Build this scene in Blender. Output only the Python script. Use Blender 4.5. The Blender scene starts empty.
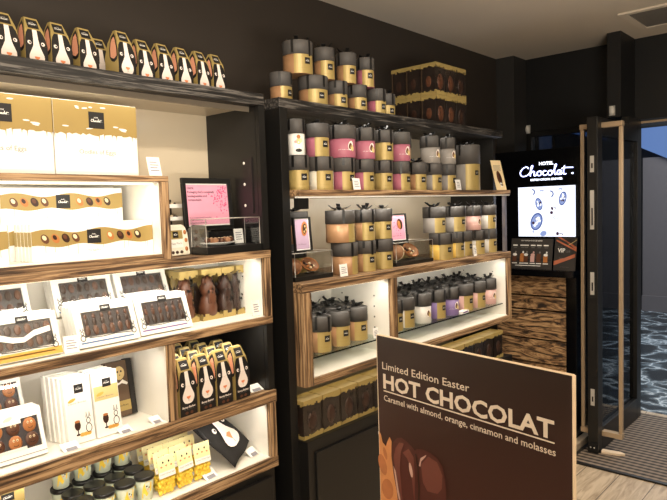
import bpy, math, random
from math import sin, cos, pi, radians
from mathutils import Matrix, Vector
random.seed(7)
SC = bpy.context.scene
COL = SC.collection

# ------------------------------------------------------------------ materials
def lin(c):
    c /= 255.0
    return c / 12.92 if c <= 0.04045 else ((c + 0.055) / 1.055) ** 2.4
def S(r, g, b): return (lin(r), lin(g), lin(b), 1.0)

def new_mat(name):
    m = bpy.data.materials.new(name); m.use_nodes = True
    nt = m.node_tree
    return m, nt, nt.nodes['Principled BSDF'], nt.nodes['Material Output']

def mat(name, rgb, rough=0.55, metal=0.0, var=0.06, scale=14.0, spec=0.5, bump=0.0, coat=0.0):
    m, nt, b, out = new_mat(name)
    tc = nt.nodes.new('ShaderNodeTexCoord')
    nz = nt.nodes.new('ShaderNodeTexNoise'); nz.inputs['Scale'].default_value = scale; nz.inputs['Detail'].default_value = 3
    nt.links.new(tc.outputs['Object'], nz.inputs['Vector'])
    mix = nt.nodes.new('ShaderNodeMix'); mix.data_type = 'RGBA'
    c = S(*rgb)
    mix.inputs[6].default_value = tuple(x * (1 - var) for x in c[:3]) + (1,)
    mix.inputs[7].default_value = tuple(min(1, x * (1 + var)) for x in c[:3]) + (1,)
    nt.links.new(nz.outputs['Fac'], mix.inputs[0])
    nt.links.new(mix.outputs[2], b.inputs['Base Color'])
    b.inputs['Roughness'].default_value = rough
    b.inputs['Metallic'].default_value = metal
    b.inputs['Specular IOR Level'].default_value = spec
    b.inputs['Coat Weight'].default_value = coat
    if bump:
        bp = nt.nodes.new('ShaderNodeBump'); bp.inputs['Strength'].default_value = bump; bp.inputs['Distance'].default_value = 0.01
        nt.links.new(nz.outputs['Fac'], bp.inputs['Height']); nt.links.new(bp.outputs['Normal'], b.inputs['Normal'])
    return m

def emit(name, rgb, strength):
    m, nt, b, out = new_mat(name)
    b.inputs['Base Color'].default_value = (0, 0, 0, 1)
    b.inputs['Emission Color'].default_value = S(*rgb)
    b.inputs['Emission Strength'].default_value = strength
    return m

def wood(name, axis, light, mid, dark, rough=0.6, fine=1.0, stretch=2.2, dist=1.2):
    m, nt, b, out = new_mat(name)
    tc = nt.nodes.new('ShaderNodeTexCoord')
    mp = nt.nodes.new('ShaderNodeMapping')
    sc = [34 * fine, 34 * fine, 34 * fine]; sc[axis] = stretch * fine
    mp.inputs['Scale'].default_value = sc
    nt.links.new(tc.outputs['Object'], mp.inputs['Vector'])
    n1 = nt.nodes.new('ShaderNodeTexNoise'); n1.inputs['Scale'].default_value = 1.0; n1.inputs['Detail'].default_value = 6
    n1.inputs['Roughness'].default_value = 0.65; n1.inputs['Distortion'].default_value = dist
    nt.links.new(mp.outputs['Vector'], n1.inputs['Vector'])
    r = nt.nodes.new('ShaderNodeValToRGB')
    e = r.color_ramp.elements
    e[0].position = 0.40; e[0].color = S(*dark)
    e[1].position = 0.60; e[1].color = S(*light)
    k = e.new(0.5); k.color = S(*mid)
    nt.links.new(n1.outputs['Fac'], r.inputs['Fac'])
    nt.links.new(r.outputs['Color'], b.inputs['Base Color'])
    b.inputs['Roughness'].default_value = rough
    bp = nt.nodes.new('ShaderNodeBump'); bp.inputs['Strength'].default_value = 0.5; bp.inputs['Distance'].default_value = 0.004
    nt.links.new(n1.outputs['Fac'], bp.inputs['Height']); nt.links.new(bp.outputs['Normal'], b.inputs['Normal'])
    return m

def clear(name, tint=(1, 1, 1), gloss=0.12, rough=0.03, body=0.0, bodycol=(200, 200, 190)):
    """thin pane or film: see-through with a fresnel gloss (no refraction)"""
    m, nt, b, out = new_mat(name)
    nt.nodes.remove(b)
    tr = nt.nodes.new('ShaderNodeBsdfTransparent'); tr.inputs['Color'].default_value = (*tint, 1)
    gl = nt.nodes.new('ShaderNodeBsdfGlossy'); gl.inputs['Roughness'].default_value = rough
    lw = nt.nodes.new('ShaderNodeLayerWeight'); lw.inputs['Blend'].default_value = 0.5
    pw = nt.nodes.new('ShaderNodeMath'); pw.operation = 'POWER'; pw.inputs[1].default_value = 4.0
    ma = nt.nodes.new('ShaderNodeMath'); ma.operation = 'MULTIPLY_ADD'; ma.inputs[1].default_value = 0.6; ma.inputs[2].default_value = gloss * 0.25
    nt.links.new(lw.outputs['Facing'], pw.inputs[0]); nt.links.new(pw.outputs[0], ma.inputs[0])
    mx = nt.nodes.new('ShaderNodeMixShader')
    nt.links.new(ma.outputs[0], mx.inputs[0])
    nt.links.new(tr.outputs[0], mx.inputs[1]); nt.links.new(gl.outputs[0], mx.inputs[2])
    last = mx
    if body:
        df = nt.nodes.new('ShaderNodeBsdfDiffuse'); df.inputs['Color'].default_value = S(*bodycol)
        m2 = nt.nodes.new('ShaderNodeMixShader'); m2.inputs[0].default_value = body
        nt.links.new(mx.outputs[0], m2.inputs[1]); nt.links.new(df.outputs[0], m2.inputs[2]); last = m2
    nt.links.new(last.outputs[0], out.inputs['Surface'])
    return m

M = {}
M['wall_dark'] = mat('brown_black_wall_paint', (50, 43, 37), 0.6, var=0.08, scale=4)
M['fascia'] = mat('black_fascia_paint', (16, 16, 17), 0.5)
M['pilaster'] = mat('charcoal_pilaster_paint', (44, 42, 40), 0.55)
M['ceil'] = mat('off_white_ceiling_paint', (214, 202, 184), 0.8, var=0.02, scale=3)
M['black'] = mat('black_laminate', (20, 19, 18), 0.42)
M['black_gloss'] = mat('black_gloss_panel', (9, 9, 11), 0.2)
M['black_grain'] = wood('black_stained_oak', 0, (96, 92, 88), (34, 32, 31), (14, 13, 13), 0.45, 3.2, 1.6, 0.6)
M['woodx'] = wood('zebra_wood_along_shelf', 0, (186, 154, 116), (134, 104, 74), (66, 48, 34), 0.55, 2.4, 1.3, 0.8)
M['woodz'] = wood('zebra_wood_upright', 2, (184, 152, 114), (132, 102, 72), (64, 47, 33), 0.55, 2.2, 1.5, 0.8)
M['woody'] = wood('zebra_wood_cabinet_front', 1, (196, 160, 116), (140, 106, 72), (44, 31, 22), 0.6, 0.62, 7.0, 2.6)
M['cream_back'] = mat('cream_back_panel', (196, 182, 158), 0.3, var=0.02)
M['liner'] = mat('white_liner_board', (236, 232, 222), 0.45, var=0.02)
M['led'] = emit('warm_white_led', (255, 238, 205), 2.5)
M['white'] = mat('white_card', (240, 238, 232), 0.5, var=0.02)
M['ivory'] = mat('ivory_card', (232, 226, 208), 0.5, var=0.03)
M['gold'] = mat('gold_foil_card', (172, 150, 92), 0.38, 0.2, var=0.08)
M['olive_gold'] = mat('olive_gold_print', (160, 136, 80), 0.45, 0.15)
M['copper'] = mat('copper_kraft_card', (168, 128, 92), 0.45, 0.15)
M['pink'] = mat('dusky_pink_card', (168, 98, 116), 0.5)
M['rose'] = mat('pale_rose_card', (204, 162, 154), 0.5)
M['purple'] = mat('lavender_purple_card', (126, 104, 150), 0.5)
M['grey'] = mat('warm_grey_card', (142, 136, 130), 0.5)
M['pale'] = mat('pale_grey_card', (206, 202, 194), 0.5)
M['yellow'] = mat('soft_yellow_card', (226, 188, 92), 0.5)
M['lid'] = mat('charcoal_lid_card', (76, 73, 71), 0.6)
M['ribbon'] = mat('black_satin_ribbon', (18, 17, 17), 0.35)
M['ink'] = mat('black_print', (24, 22, 22), 0.5)
M['whiteink'] = mat('white_print', (235, 232, 226), 0.5)
M['greyink'] = mat('grey_print', (120, 116, 112), 0.5)
M['orange'] = mat('orange_print', (232, 140, 92), 0.5)
M['ear'] = mat('pink_ear_print', (214, 152, 122), 0.5)
M['pearwhite'] = mat('blush_white_print', (240, 228, 220), 0.5)
M['choc'] = mat('milk_chocolate', (94, 58, 40), 0.35, var=0.15)
M['dchoc'] = mat('dark_chocolate', (58, 38, 30), 0.32, var=0.15)
M['caramel'] = mat('caramel_chocolate', (176, 112, 60), 0.4, var=0.12)
M['praline'] = mat('white_chocolate', (226, 208, 172), 0.4)
M['film'] = clear('clear_film', gloss=0.2, rough=0.08)
M['acrylic'] = clear('clear_acrylic', (0.96, 0.97, 0.97), 0.22, 0.02)
M['glass'] = clear('glass_shelf_pane', (0.90, 0.95, 0.93), 0.25, 0.02)
M['doorglass'] = clear('door_glass', (0.36, 0.40, 0.45), 0.3, 0.02)
M['glass_edge'] = mat('dark_green_glass_edge', (22, 32, 30), 0.15)
M['steel'] = mat('brushed_bronze_steel', (188, 164, 134), 0.4, 0.35)
M['silver'] = mat('silver_metal', (206, 202, 194), 0.35, 0.4)
M['post'] = mat('pale_metal_upright', (150, 148, 160), 0.3, 0.7)
M['ticket'] = mat('white_price_card', (244, 242, 238), 0.4, var=0.01)
M['ticket_ink'] = mat('ticket_grey_print', (140, 138, 146), 0.5)
M['paleyellow'] = mat('pale_yellow_card', (244, 230, 172), 0.5)
M['yolk'] = mat('yellow_sugar_shell', (244, 208, 70), 0.35, var=0.1)
M['cupwhite'] = mat('pale_mint_paper_cup', (198, 204, 182), 0.5)
M['cuplid'] = mat('black_plastic_lid', (26, 24, 23), 0.3)
M['tote'] = mat('black_cotton_canvas', (30, 28, 28), 0.9, bump=0.2, scale=300)
M['pinkpaper'] = mat('pink_poster_print', (226, 158, 182), 0.5, var=0.14, scale=9)
M['pinkdark'] = mat('deep_pink_print', (206, 84, 128), 0.5)
M['lilac'] = mat('lilac_print', (178, 154, 180), 0.5)
M['greyplastic'] = mat('smoky_grey_plastic', (92, 88, 82), 0.3)
M['amber'] = mat('amber_print', (222, 170, 80), 0.5)
M['bluestripe'] = mat('blue_print', (70, 110, 160), 0.5)
M['violet'] = mat('violet_print', (110, 70, 140), 0.5)
M['slate'] = mat('slate_window_tray', (66, 62, 64), 0.4)
M['brownbox'] = mat('brown_print_card', (92, 72, 54), 0.5)
M['sand'] = mat('sand_print', (214, 190, 132), 0.5)
M['posterpink'] = mat('poster_beige_ink', (222, 208, 190), 0.6)
M['edge'] = mat('pale_foam_edge', (226, 204, 176), 0.6)
M['p_choc'] = mat('poster_chocolate_ink', (84, 46, 40), 0.35)
M['p_choc2'] = mat('poster_chocolate_mid_ink', (112, 66, 56), 0.35)
M['p_choc3'] = mat('poster_chocolate_gloss_ink', (196, 160, 146), 0.4)
M['p_cream'] = mat('poster_caramel_ink', (206, 140, 88), 0.5, var=0.25, scale=30)
M['p_cream2'] = mat('poster_toffee_ink', (178, 112, 70), 0.5, var=0.25, scale=30)
M['screen'] = emit('lit_screen_white', (236, 240, 255), 1.5)
M['s_blue'] = emit('lit_screen_blue', (84, 110, 184), .75)
M['s_light'] = emit('lit_screen_pale_blue', (150, 168, 220), 1.0)
M['s_dark'] = emit('lit_screen_plum', (96, 58, 86), 0.5)
M['sign'] = emit('lit_sign_white', (235, 240, 255), 3.0)
M['signhalo'] = emit('lit_sign_blue_edge', (60, 70, 220), 1.4)
M['vip_rust'] = mat('rust_stripe_print', (186, 108, 78), 0.5)
M['cardgrey'] = mat('dark_grey_card', (54, 50, 47), 0.5)
M['bluelit'] = emit('backlit_blue_panel', (104, 140, 205), 0.75)
M['bluegrey'] = emit('lit_blue_grey_window', (86, 104, 138), 0.5)
M['outwall'] = mat('grey_outer_wall', (112, 108, 111), 0.4)
M['outdark'] = mat('dark_mall_ceiling', (40, 42, 46), 0.6)
M['hook'] = mat('white_peg_tip', (230, 226, 218), 0.4)
M['maroon'] = mat('maroon_rail', (30, 22, 24), 0.5)
M['vent'] = mat('grey_vent_mesh', (96, 90, 82), 0.6)
M['tan_choc'] = mat('light_milk_chocolate', (146, 100, 72), 0.4, var=0.12)
M['truffle'] = mat('cocoa_dusted_truffle', (176, 128, 94), 0.6)
M['darkfill'] = mat('dark_wrapped_chocolate', (38, 29, 25), 0.3, var=0.3, scale=60)
M['taupe'] = mat('taupe_lip_board', (112, 102, 88), 0.6)
M['cream'] = mat('cream_leaflet_card', (238, 216, 170), 0.5)
M['plinth'] = mat('pale_plinth_strip', (176, 160, 140), 0.4)

def poster_mat():
    m, nt, b, out = new_mat('poster_brown_print')
    tc = nt.nodes.new('ShaderNodeTexCoord'); sp = nt.nodes.new('ShaderNodeSeparateXYZ')
    nt.links.new(tc.outputs['Object'], sp.inputs[0])
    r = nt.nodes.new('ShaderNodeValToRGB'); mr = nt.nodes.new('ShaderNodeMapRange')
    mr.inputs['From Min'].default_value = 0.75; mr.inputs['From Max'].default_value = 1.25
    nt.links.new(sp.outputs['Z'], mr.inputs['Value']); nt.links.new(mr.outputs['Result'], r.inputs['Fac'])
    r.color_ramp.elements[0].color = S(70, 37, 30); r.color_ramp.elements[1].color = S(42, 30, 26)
    nt.links.new(r.outputs['Color'], b.inputs['Base Color']); b.inputs['Roughness'].default_value = 0.45
    return m
M['poster'] = poster_mat()

def planks_mat():
    m, nt, b, out = new_mat('pale_oak_floor_planks')
    tc = nt.nodes.new('ShaderNodeTexCoord')
    mp = nt.nodes.new('ShaderNodeMapping'); mp.inputs['Rotation'].default_value = (0, 0, 0)
    nt.links.new(tc.outputs['Object'], mp.inputs['Vector'])
    br = nt.nodes.new('ShaderNodeTexBrick'); br.inputs['Scale'].default_value = 1.0
    br.inputs['Brick Width'].default_value = 1.3; br.inputs['Row Height'].default_value = 0.19
    br.inputs['Mortar Size'].default_value = 0.0025
    br.inputs['Color1'].default_value = S(206, 186, 158); br.inputs['Color2'].default_value = S(184, 164, 138); br.inputs['Mortar'].default_value = S(92, 78, 64)
    nt.links.new(mp.outputs[0], br.inputs['Vector'])
    m2 = nt.nodes.new('ShaderNodeMapping'); m2.inputs['Scale'].default_value = (3, 22, 1)
    nt.links.new(tc.outputs['Object'], m2.inputs['Vector'])
    nz = nt.nodes.new('ShaderNodeTexNoise'); nz.inputs['Scale'].default_value = 1.2; nz.inputs['Detail'].default_value = 5; nz.inputs['Distortion'].default_value = 1.5
    nt.links.new(m2.outputs[0], nz.inputs['Vector'])
    r = nt.nodes.new('ShaderNodeValToRGB'); r.color_ramp.elements[0].position = 0.3; r.color_ramp.elements[0].color = (0.55, 0.5, 0.45, 1); r.color_ramp.elements[1].position = 0.6; r.color_ramp.elements[1].color = (1, 1, 1, 1)
    nt.links.new(nz.outputs['Fac'], r.inputs['Fac'])
    mx = nt.nodes.new('ShaderNodeMix'); mx.data_type = 'RGBA'; mx.blend_type = 'MULTIPLY'; mx.inputs[0].default_value = 1
    nt.links.new(br.outputs['Color'], mx.inputs[6]); nt.links.new(r.outputs['Color'], mx.inputs[7])
    nt.links.new(mx.outputs[2], b.inputs['Base Color']); b.inputs['Roughness'].default_value = 0.45
    return m
M['planks'] = planks_mat()

def marble_mat():
    m, nt, b, out = new_mat('dark_veined_marble')
    N = nt.nodes.new; K = nt.links.new
    tc = N('ShaderNodeTexCoord')
    nz = N('ShaderNodeTexNoise'); nz.inputs['Scale'].default_value = 1.6; nz.inputs['Detail'].default_value = 6
    K(tc.outputs['Object'], nz.inputs['Vector'])
    mx = N('ShaderNodeMix'); mx.data_type = 'RGBA'; mx.blend_type = 'LINEAR_LIGHT'; mx.inputs[0].default_value = 0.55
    K(tc.outputs['Object'], mx.inputs[6]); K(nz.outputs['Color'], mx.inputs[7])
    vo = N('ShaderNodeTexVoronoi'); vo.inputs['Scale'].default_value = 2.6; vo.feature = 'DISTANCE_TO_EDGE'; K(mx.outputs[2], vo.inputs['Vector'])
    vc = N('ShaderNodeTexVoronoi'); vc.inputs['Scale'].default_value = 2.6; K(mx.outputs[2], vc.inputs['Vector'])
    r = N('ShaderNodeValToRGB'); e = r.color_ramp.elements
    e[0].position = 0.0; e[0].color = S(190,196,200); e[1].position = 0.16; e[1].color = S(44,50,54)
    k = e.new(0.035); k.color = S(104,114,120)
    K(vo.outputs['Distance'], r.inputs['Fac'])
    r2 = N('ShaderNodeValToRGB'); r2.color_ramp.elements[0].color = (.55,.58,.6,1); r2.color_ramp.elements[1].color = (1.7,1.75,1.8,1)
    K(vc.outputs['Color'], r2.inputs['Fac'])
    m2 = N('ShaderNodeMix'); m2.data_type = 'RGBA'; m2.blend_type = 'MULTIPLY'; m2.inputs[0].default_value = 1
    K(r.outputs['Color'], m2.inputs[6]); K(r2.outputs['Color'], m2.inputs[7]); K(m2.outputs[2], b.inputs['Base Color'])
    b.inputs['Roughness'].default_value = 0.2
    return m
M['marble'] = marble_mat()

def mat_mat():
    m, nt, b, out = new_mat('ribbed_entrance_mat')
    tc = nt.nodes.new('ShaderNodeTexCoord'); w = nt.nodes.new('ShaderNodeTexWave'); w.bands_direction = 'X'
    w.inputs['Scale'].default_value = 7; w.inputs['Distortion'].default_value = 0
    nt.links.new(tc.outputs['Object'], w.inputs['Vector'])
    w2 = nt.nodes.new('ShaderNodeTexWave'); w2.bands_direction = 'Y'; w2.inputs['Scale'].default_value = 7
    nt.links.new(tc.outputs['Object'], w2.inputs['Vector'])
    ad = nt.nodes.new('ShaderNodeMath'); ad.operation = 'MULTIPLY_ADD'; ad.inputs[1].default_value = 0.25
    nt.links.new(w2.outputs['Fac'], ad.inputs[0]); nt.links.new(w.outputs['Fac'], ad.inputs[2])
    r = nt.nodes.new('ShaderNodeValToRGB'); r.color_ramp.elements[0].position = 0.25; r.color_ramp.elements[0].color = S(44, 38, 34); r.color_ramp.elements[1].position = 1.0; r.color_ramp.elements[1].color = S(136, 120, 104)
    nt.links.new(ad.outputs[0], r.inputs['Fac']); nt.links.new(r.outputs['Color'], b.inputs['Base Color'])
    b.inputs['Roughness'].default_value = 0.8
    return m
M['mat'] = mat_mat()

# ------------------------------------------------------------------ mesh builder
_textcache = {}
def text_geo(s, bold=0.0, align='LEFT'):
    key = (s, bold)
    if key not in _textcache:
        c = bpy.data.curves.new('t', 'FONT'); c.body = s; c.size = 1.0; c.resolution_u = 2; c.offset = bold
        o = bpy.data.objects.new('t', c); COL.objects.link(o)
        dg = bpy.context.evaluated_depsgraph_get(); dg.update()
        me = bpy.data.meshes.new_from_object(o.evaluated_get(dg))
        vs = [(v.co.x, v.co.y) for v in me.vertices]; fs = [tuple(p.vertices) for p in me.polygons]
        fs = [f if sum(vs[f[i]][0] * vs[f[(i + 1) % len(f)]][1] - vs[f[(i + 1) % len(f)]][0] * vs[f[i]][1] for i in range(len(f))) > 0 else f[::-1] for f in fs]
        bpy.data.objects.remove(o); bpy.data.curves.remove(c); bpy.data.meshes.remove(me)
        _textcache[key] = (vs, fs)
    return _textcache[key]

def front(y, d=0.0): return lambda u, v: (u, y - d, v)       # a print that faces the aisle

class MB:
    def __init__(s): s.v = []; s.f = []; s.m = []; s.sm = []
    def face(s, idx, m=0, sm=False): s.f.append(tuple(idx)); s.m.append(m); s.sm.append(sm)
    def box(s, x0, x1, y0, y1, z0, z1, m=0):
        n = len(s.v)
        s.v += [(x0,y0,z0),(x1,y0,z0),(x1,y1,z0),(x0,y1,z0),(x0,y0,z1),(x1,y0,z1),(x1,y1,z1),(x0,y1,z1)]
        for q in ((3,2,1,0),(4,5,6,7),(0,1,5,4),(1,2,6,5),(2,3,7,6),(3,0,4,7)): s.face([n+i for i in q], m)
        return s
    def poly(s, pts, m=0):
        n = len(s.v); s.v += [tuple(p) for p in pts]; s.face(range(n, n+len(pts)), m); return s
    def flat(s, uv, place, m=0): return s.poly([place(u, v) for u, v in uv], m)
    def rect(s, u0, u1, v0, v1, place, m=0, nu=1):
        for i in range(nu):
            a = u0 + (u1-u0)*i/nu; b = u0 + (u1-u0)*(i+1)/nu
            s.flat([(a,v0),(b,v0),(b,v1),(a,v1)], place, m)
        return s
    def prism(s, uv, a, b, place3, m=0, caps=True):
        """uv outline swept from a to b; place3(u, v, t) gives the point"""
        n = len(s.v); k = len(uv)
        s.v += [place3(u, v, a) for u, v in uv] + [place3(u, v, b) for u, v in uv]
        if caps: s.face(range(n, n+k), m); s.face(range(n+2*k-1, n+k-1, -1), m)
        for i in range(k):
            j = (i+1) % k; s.face((n+j, n+i, n+k+i, n+k+j), m)
        return s
    def lathe(s, prof, n=24, c=(0,0,0), m=0, caps=True, sx=1, sy=1):
        b = len(s.v)
        for r, z in prof:
            for i in range(n):
                a = 2*pi*i/n; s.v.append((c[0]+r*cos(a)*sx, c[1]+r*sin(a)*sy, c[2]+z))
        for k in range(len(prof)-1):
            for i in range(n):
                j = (i+1) % n; s.face((b+k*n+i, b+k*n+j, b+(k+1)*n+j, b+(k+1)*n+i), m, True)
        if caps:
            s.face([b+i for i in reversed(range(n))], m); s.face([b+(len(prof)-1)*n+i for i in range(n)], m)
        return s
    def ell(s, c, r, m=0, n=12, k=7):
        prof = [(max(sin(pi*i/k), 0.02), -cos(pi*i/k)) for i in range(k+1)]
        b = len(s.v); s.lathe(prof, n, (0,0,0), m)
        for i in range(b, len(s.v)):
            x, y, z = s.v[i]; s.v[i] = (c[0]+x*r[0], c[1]+y*r[1], c[2]+z*r[2])
        return s
    def tube(s, path, r, n=8, m=0, closed=False):
        P = [Vector(p) for p in path]; b = len(s.v); L = len(P)
        for i, p in enumerate(P):
            t = (P[(i+1) % L if closed else min(i+1, L-1)] - P[(i-1) % L if closed else max(i-1, 0)]).normalized()
            u = t.cross(Vector((0,0,1)));
            if u.length < 1e-3: u = Vector((1,0,0))
            u.normalize(); w = t.cross(u)
            for k in range(n):
                a = 2*pi*k/n; q = p + u*(r*cos(a)) + w*(r*sin(a)); s.v.append(tuple(q))
        for i in range(L if closed else L-1):
            for k in range(n):
                j = (k+1) % n; i2 = (i+1) % L
                s.face((b+i*n+k, b+i*n+j, b+i2*n+j, b+i2*n+k), m, True)
        if not closed:
            s.face([b+k for k in range(n)], m); s.face([b+(L-1)*n+k for k in reversed(range(n))], m)
        return s
    def band(s, pts, w, place, m=0):
        """flat stroke of width w along 2D points"""
        L = len(pts); q = []
        for i in range(L):
            a = Vector(pts[max(i-1,0)]); b = Vector(pts[min(i+1,L-1)]); t = (b-a)
            t = t.normalized() if t.length > 1e-9 else Vector((1,0)); nn = Vector((-t.y, t.x))*(w/2); p = Vector(pts[i])
            q.append((p+nn, p-nn))
        for i in range(L-1):
            s.flat([tuple(q[i][1]), tuple(q[i+1][1]), tuple(q[i+1][0]), tuple(q[i][0])], place, m)
        return s
    def text(s, t, u0, v0, width, cap, place, m=0, bold=0.0, centre=False):
        """text fitted to a width and a capital height, baseline at v0"""
        vs, fs = text_geo(t, bold)
        if not vs: return s
        x0 = min(v[0] for v in vs); x1 = max(v[0] for v in vs)
        capn = max(v[1] for v in text_geo('H', bold)[0])
        k = width/(x1-x0); ky = cap/capn; o = u0 - (width/2 if centre else 0)
        n = len(s.v); s.v += [tuple(place(o+(x-x0)*k, v0+y*ky)) for x, y in vs]
        for f in fs: s.face([n+i for i in f], m)
        return s
    def ellipse(s, cu, cv, ru, rv, place, m=0, n=14, rot=0.0):
        pts = []
        for i in range(n):
            a = 2*pi*i/n; x = ru*cos(a); y = rv*sin(a); pts.append((cu+x*cos(rot)-y*sin(rot), cv+x*sin(rot)+y*cos(rot)))
        return s.flat(pts, place, m)
    def xf(s, mtx, start=0):
        for i in range(start, len(s.v)): s.v[i] = tuple(mtx @ Vector(s.v[i]))
        return s
    def mesh(s, name, mats):
        me = bpy.data.meshes.new(name); me.from_pydata(s.v, [], s.f)
        for k in mats: me.materials.append(M[k])
        me.polygons.foreach_set('material_index', s.m); me.polygons.foreach_set('use_smooth', s.sm)
        me.update(); return me

# ------------------------------------------------------------------ objects
def tag(o, label=None, cat=None, group=None, kind=None):
    if label: o['label'] = label
    if cat: o['category'] = cat
    if group: o['group'] = group
    if kind: o['kind'] = kind
    return o
def part(name, mb, mats, parent=None, bevel=0.0, loc=None):
    me = mb if isinstance(mb, bpy.types.Mesh) else mb.mesh(name, mats if isinstance(mats, (list, tuple)) else [mats])
    o = bpy.data.objects.new(name, me); COL.objects.link(o)
    if parent: o.parent = parent
    if loc: o.location = loc
    if bevel:
        b = o.modifiers.new('Bevel', 'BEVEL'); b.width = bevel; b.segments = 2; b.limit_method = 'ANGLE'
    return o
def thing(name, label, cat, loc=(0,0,0), rz=0.0, group=None, rx=0.0):
    o = bpy.data.objects.new(name, None); o.empty_display_size = 0.05; COL.objects.link(o)
    o.location = loc; o.rotation_euler = (rx, 0, rz)
    return tag(o, label, cat, group)
def structure(name, mb, mats, bevel=0.0):
    return tag(part(name, mb, mats, None, bevel), kind='structure')
def dup(root, loc, rz=0.0, label=None, group=None, rx=None):
    r = root.copy(); COL.objects.link(r); r.location = loc
    r.rotation_euler = (root.rotation_euler.x if rx is None else rx, 0, rz)
    if label: r['label'] = label
    if group: r['group'] = group
    elif 'group' in r: del r['group']
    for ch in list(root.children):
        c = ch.copy(); COL.objects.link(c); c.parent = r
        for g in list(ch.children):
            d = g.copy(); COL.objects.link(d); d.parent = c
    return r
_proto = {}
def place(key, maker, loc, rz, label, cat, group=None, rx=0.0):
    """first use builds the thing, later uses copy it with its parts"""
    if key not in _proto:
        o = maker(); _proto[key] = o
        o.location = loc; o.rotation_euler = (rx, 0, rz); tag(o, label, cat, group)
        if not group and 'group' in o: del o['group']
        return o
    return dup(_proto[key], loc, rz, label, group, rx)
def blank(name):
    o = bpy.data.objects.new(name, None); o.empty_display_size = 0.05; COL.objects.link(o); return o
ORD = ['first','second','third','fourth','fifth','sixth','seventh','eighth','ninth','tenth','eleventh','twelfth']

# ------------------------------------------------------------------ logo
def catmull(P, k=4):
    out = []; n = len(P)
    for i in range(n-1):
        p0 = P[max(i-1,0)]; p1 = P[i]; p2 = P[i+1]; p3 = P[min(i+2,n-1)]
        for j in range(k):
            t = j/k
            out.append(tuple(0.5*((2*b)+(-a+c)*t+(2*a-5*b+4*c-d)*t*t+(-a+3*b-3*c+d)*t**3) for a,b,c,d in zip(p0,p1,p2,p3)))
    out.append(P[-1]); return out
SCRIPT = [
 [(1.2,1.2),(0.95,1.5),(0.45,1.3),(0.08,0.65),(0.3,0.08),(0.85,0.1),(1.3,.45),(1.62,1.2),(1.74,1.62),(1.58,1.55),(1.46,.8),(1.42,.0)],
 [(1.45,.35),(1.72,.75),(1.95,.65),(1.92,.12),(2.1,.06),(2.3,.35)],
 [(2.65,.75),(2.36,.58),(2.36,.15),(2.65,.03),(2.88,.35),(2.65,.75),(2.98,.6)],
 [(3.52,.65),(3.25,.75),(3.05,.4),(3.2,.05),(3.5,.1),(3.74,.35)],
 [(4.05,.75),(3.76,.58),(3.76,.15),(4.05,.03),(4.28,.35),(4.05,.75),(4.36,.6)],
 [(4.36,.4),(4.66,1.2),(4.78,1.6),(4.62,1.52),(4.54,.8),(4.6,.06),(4.82,.25)],
 [(5.25,.7),(4.94,.6),(4.94,.1),(5.2,.12),(5.32,.7),(5.32,.06),(5.54,.25)],
 [(5.8,1.35),(5.66,.6),(5.72,.06),(6.0,.12)],
 [(5.4,.92),(5.95,1.02),(6.85,.98)],
]
def script(mb, u0, v0, width, place_, m, w=0.2, k=3):
    s = width/6.95
    for st in SCRIPT:
        mb.band([(u0+x*s, v0+y*s) for x, y in catmull(st, k)], w*s, place_, m)
    mb.ellipse(u0+6.75*s, v0+.12*s, .14*s, .14*s, place_, m, 8)
def logo_label(mb, cu, cv, w, h, pl, pl2, mb_black=0, m_white=1, nu=1):
    """black square label with the shop's two-line logo"""
    mb.rect(cu-w/2, cu+w/2, cv-h/2, cv+h/2, pl, mb_black, nu)
    mb.text('HOTEL', cu-w*.02, cv+h*.12, w*.26, h*.07, pl2, m_white, 0.02, centre=True)
    script(mb, cu-w*.36, cv-h*.10, w*.72, pl2, m_white, 0.26, 2)

exec_order = []

# ================================================================== the room
XW, YW, ZC = 4.88, 2.38, 2.75
structure('floor', MB().box(-2.2, 4.95, -2.2, YW+.1, -0.06, 0), 'planks')
mb = MB(); mb.box(-2.2, 5.0, -2.2, YW+.1, ZC, ZC+.08)
structure('ceiling', mb, 'ceil')
structure('wall_left', MB().box(-2.2, 5.0, YW, YW+.1, 0, ZC), 'wall_dark')
structure('wall_right', MB().box(-2.2, 5.0, -2.3, -2.2, 0, ZC), 'wall_dark')
structure('wall_rear', MB().box(-2.3, -2.2, -2.2, YW, 0, ZC), 'wall_dark')
# shopfront: black fascia over the door and the window, a jamb beyond the door
structure('wall_front', MB().box(XW, XW+.12, -2.2, YW, 2.17, ZC).box(XW, XW+.12, -2.2, .35, 0, 2.17).box(XW, XW+.12, 2.24, YW, 0, 2.17), 'fascia')
structure('trim_1', MB().box(XW-.012, XW-.002, .36, 1.36, 2.14, 2.155), 'steel')
structure('trim_2', MB().box(4.56, XW, 1.40, 1.49, 2.17, ZC), 'fascia')      # boxed column over the door
structure('trim_3', MB().box(4.66, XW, 2.23, YW, 0, ZC), 'pilaster')          # corner pilaster
w = structure('window_1', MB().box(XW+.05, XW+.062, 1.46, 2.20, 0.04, 2.13), 'doorglass')
part('window_frame', MB().box(XW+.02,XW+.09,1.42,1.46,0,2.17).box(XW+.02,XW+.09,2.20,2.24,0,2.17).box(XW+.02,XW+.09,1.46,2.20,2.13,2.17).box(XW+.02,XW+.09,1.46,2.20,0,.04), 'black', w)
# beyond the door
structure('ground_outside', MB().box(4.95, 12, -3, 6, -0.05, 0.0), 'marble')
o = structure('wall_outside', MB().box(9.5, 9.7, -3, 2.62, 0.0, 2.17).box(9.46, 9.5, -3, 2.62, 0.0, .22), 'outwall')
structure('wall_outside_upper', MB().box(9.72, 9.85, -3, 6, 0, 3.4), 'outdark')
structure('ceiling_outside', MB().box(5.0, 12, -3, 6, 3.4, 3.5), 'outdark')

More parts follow.
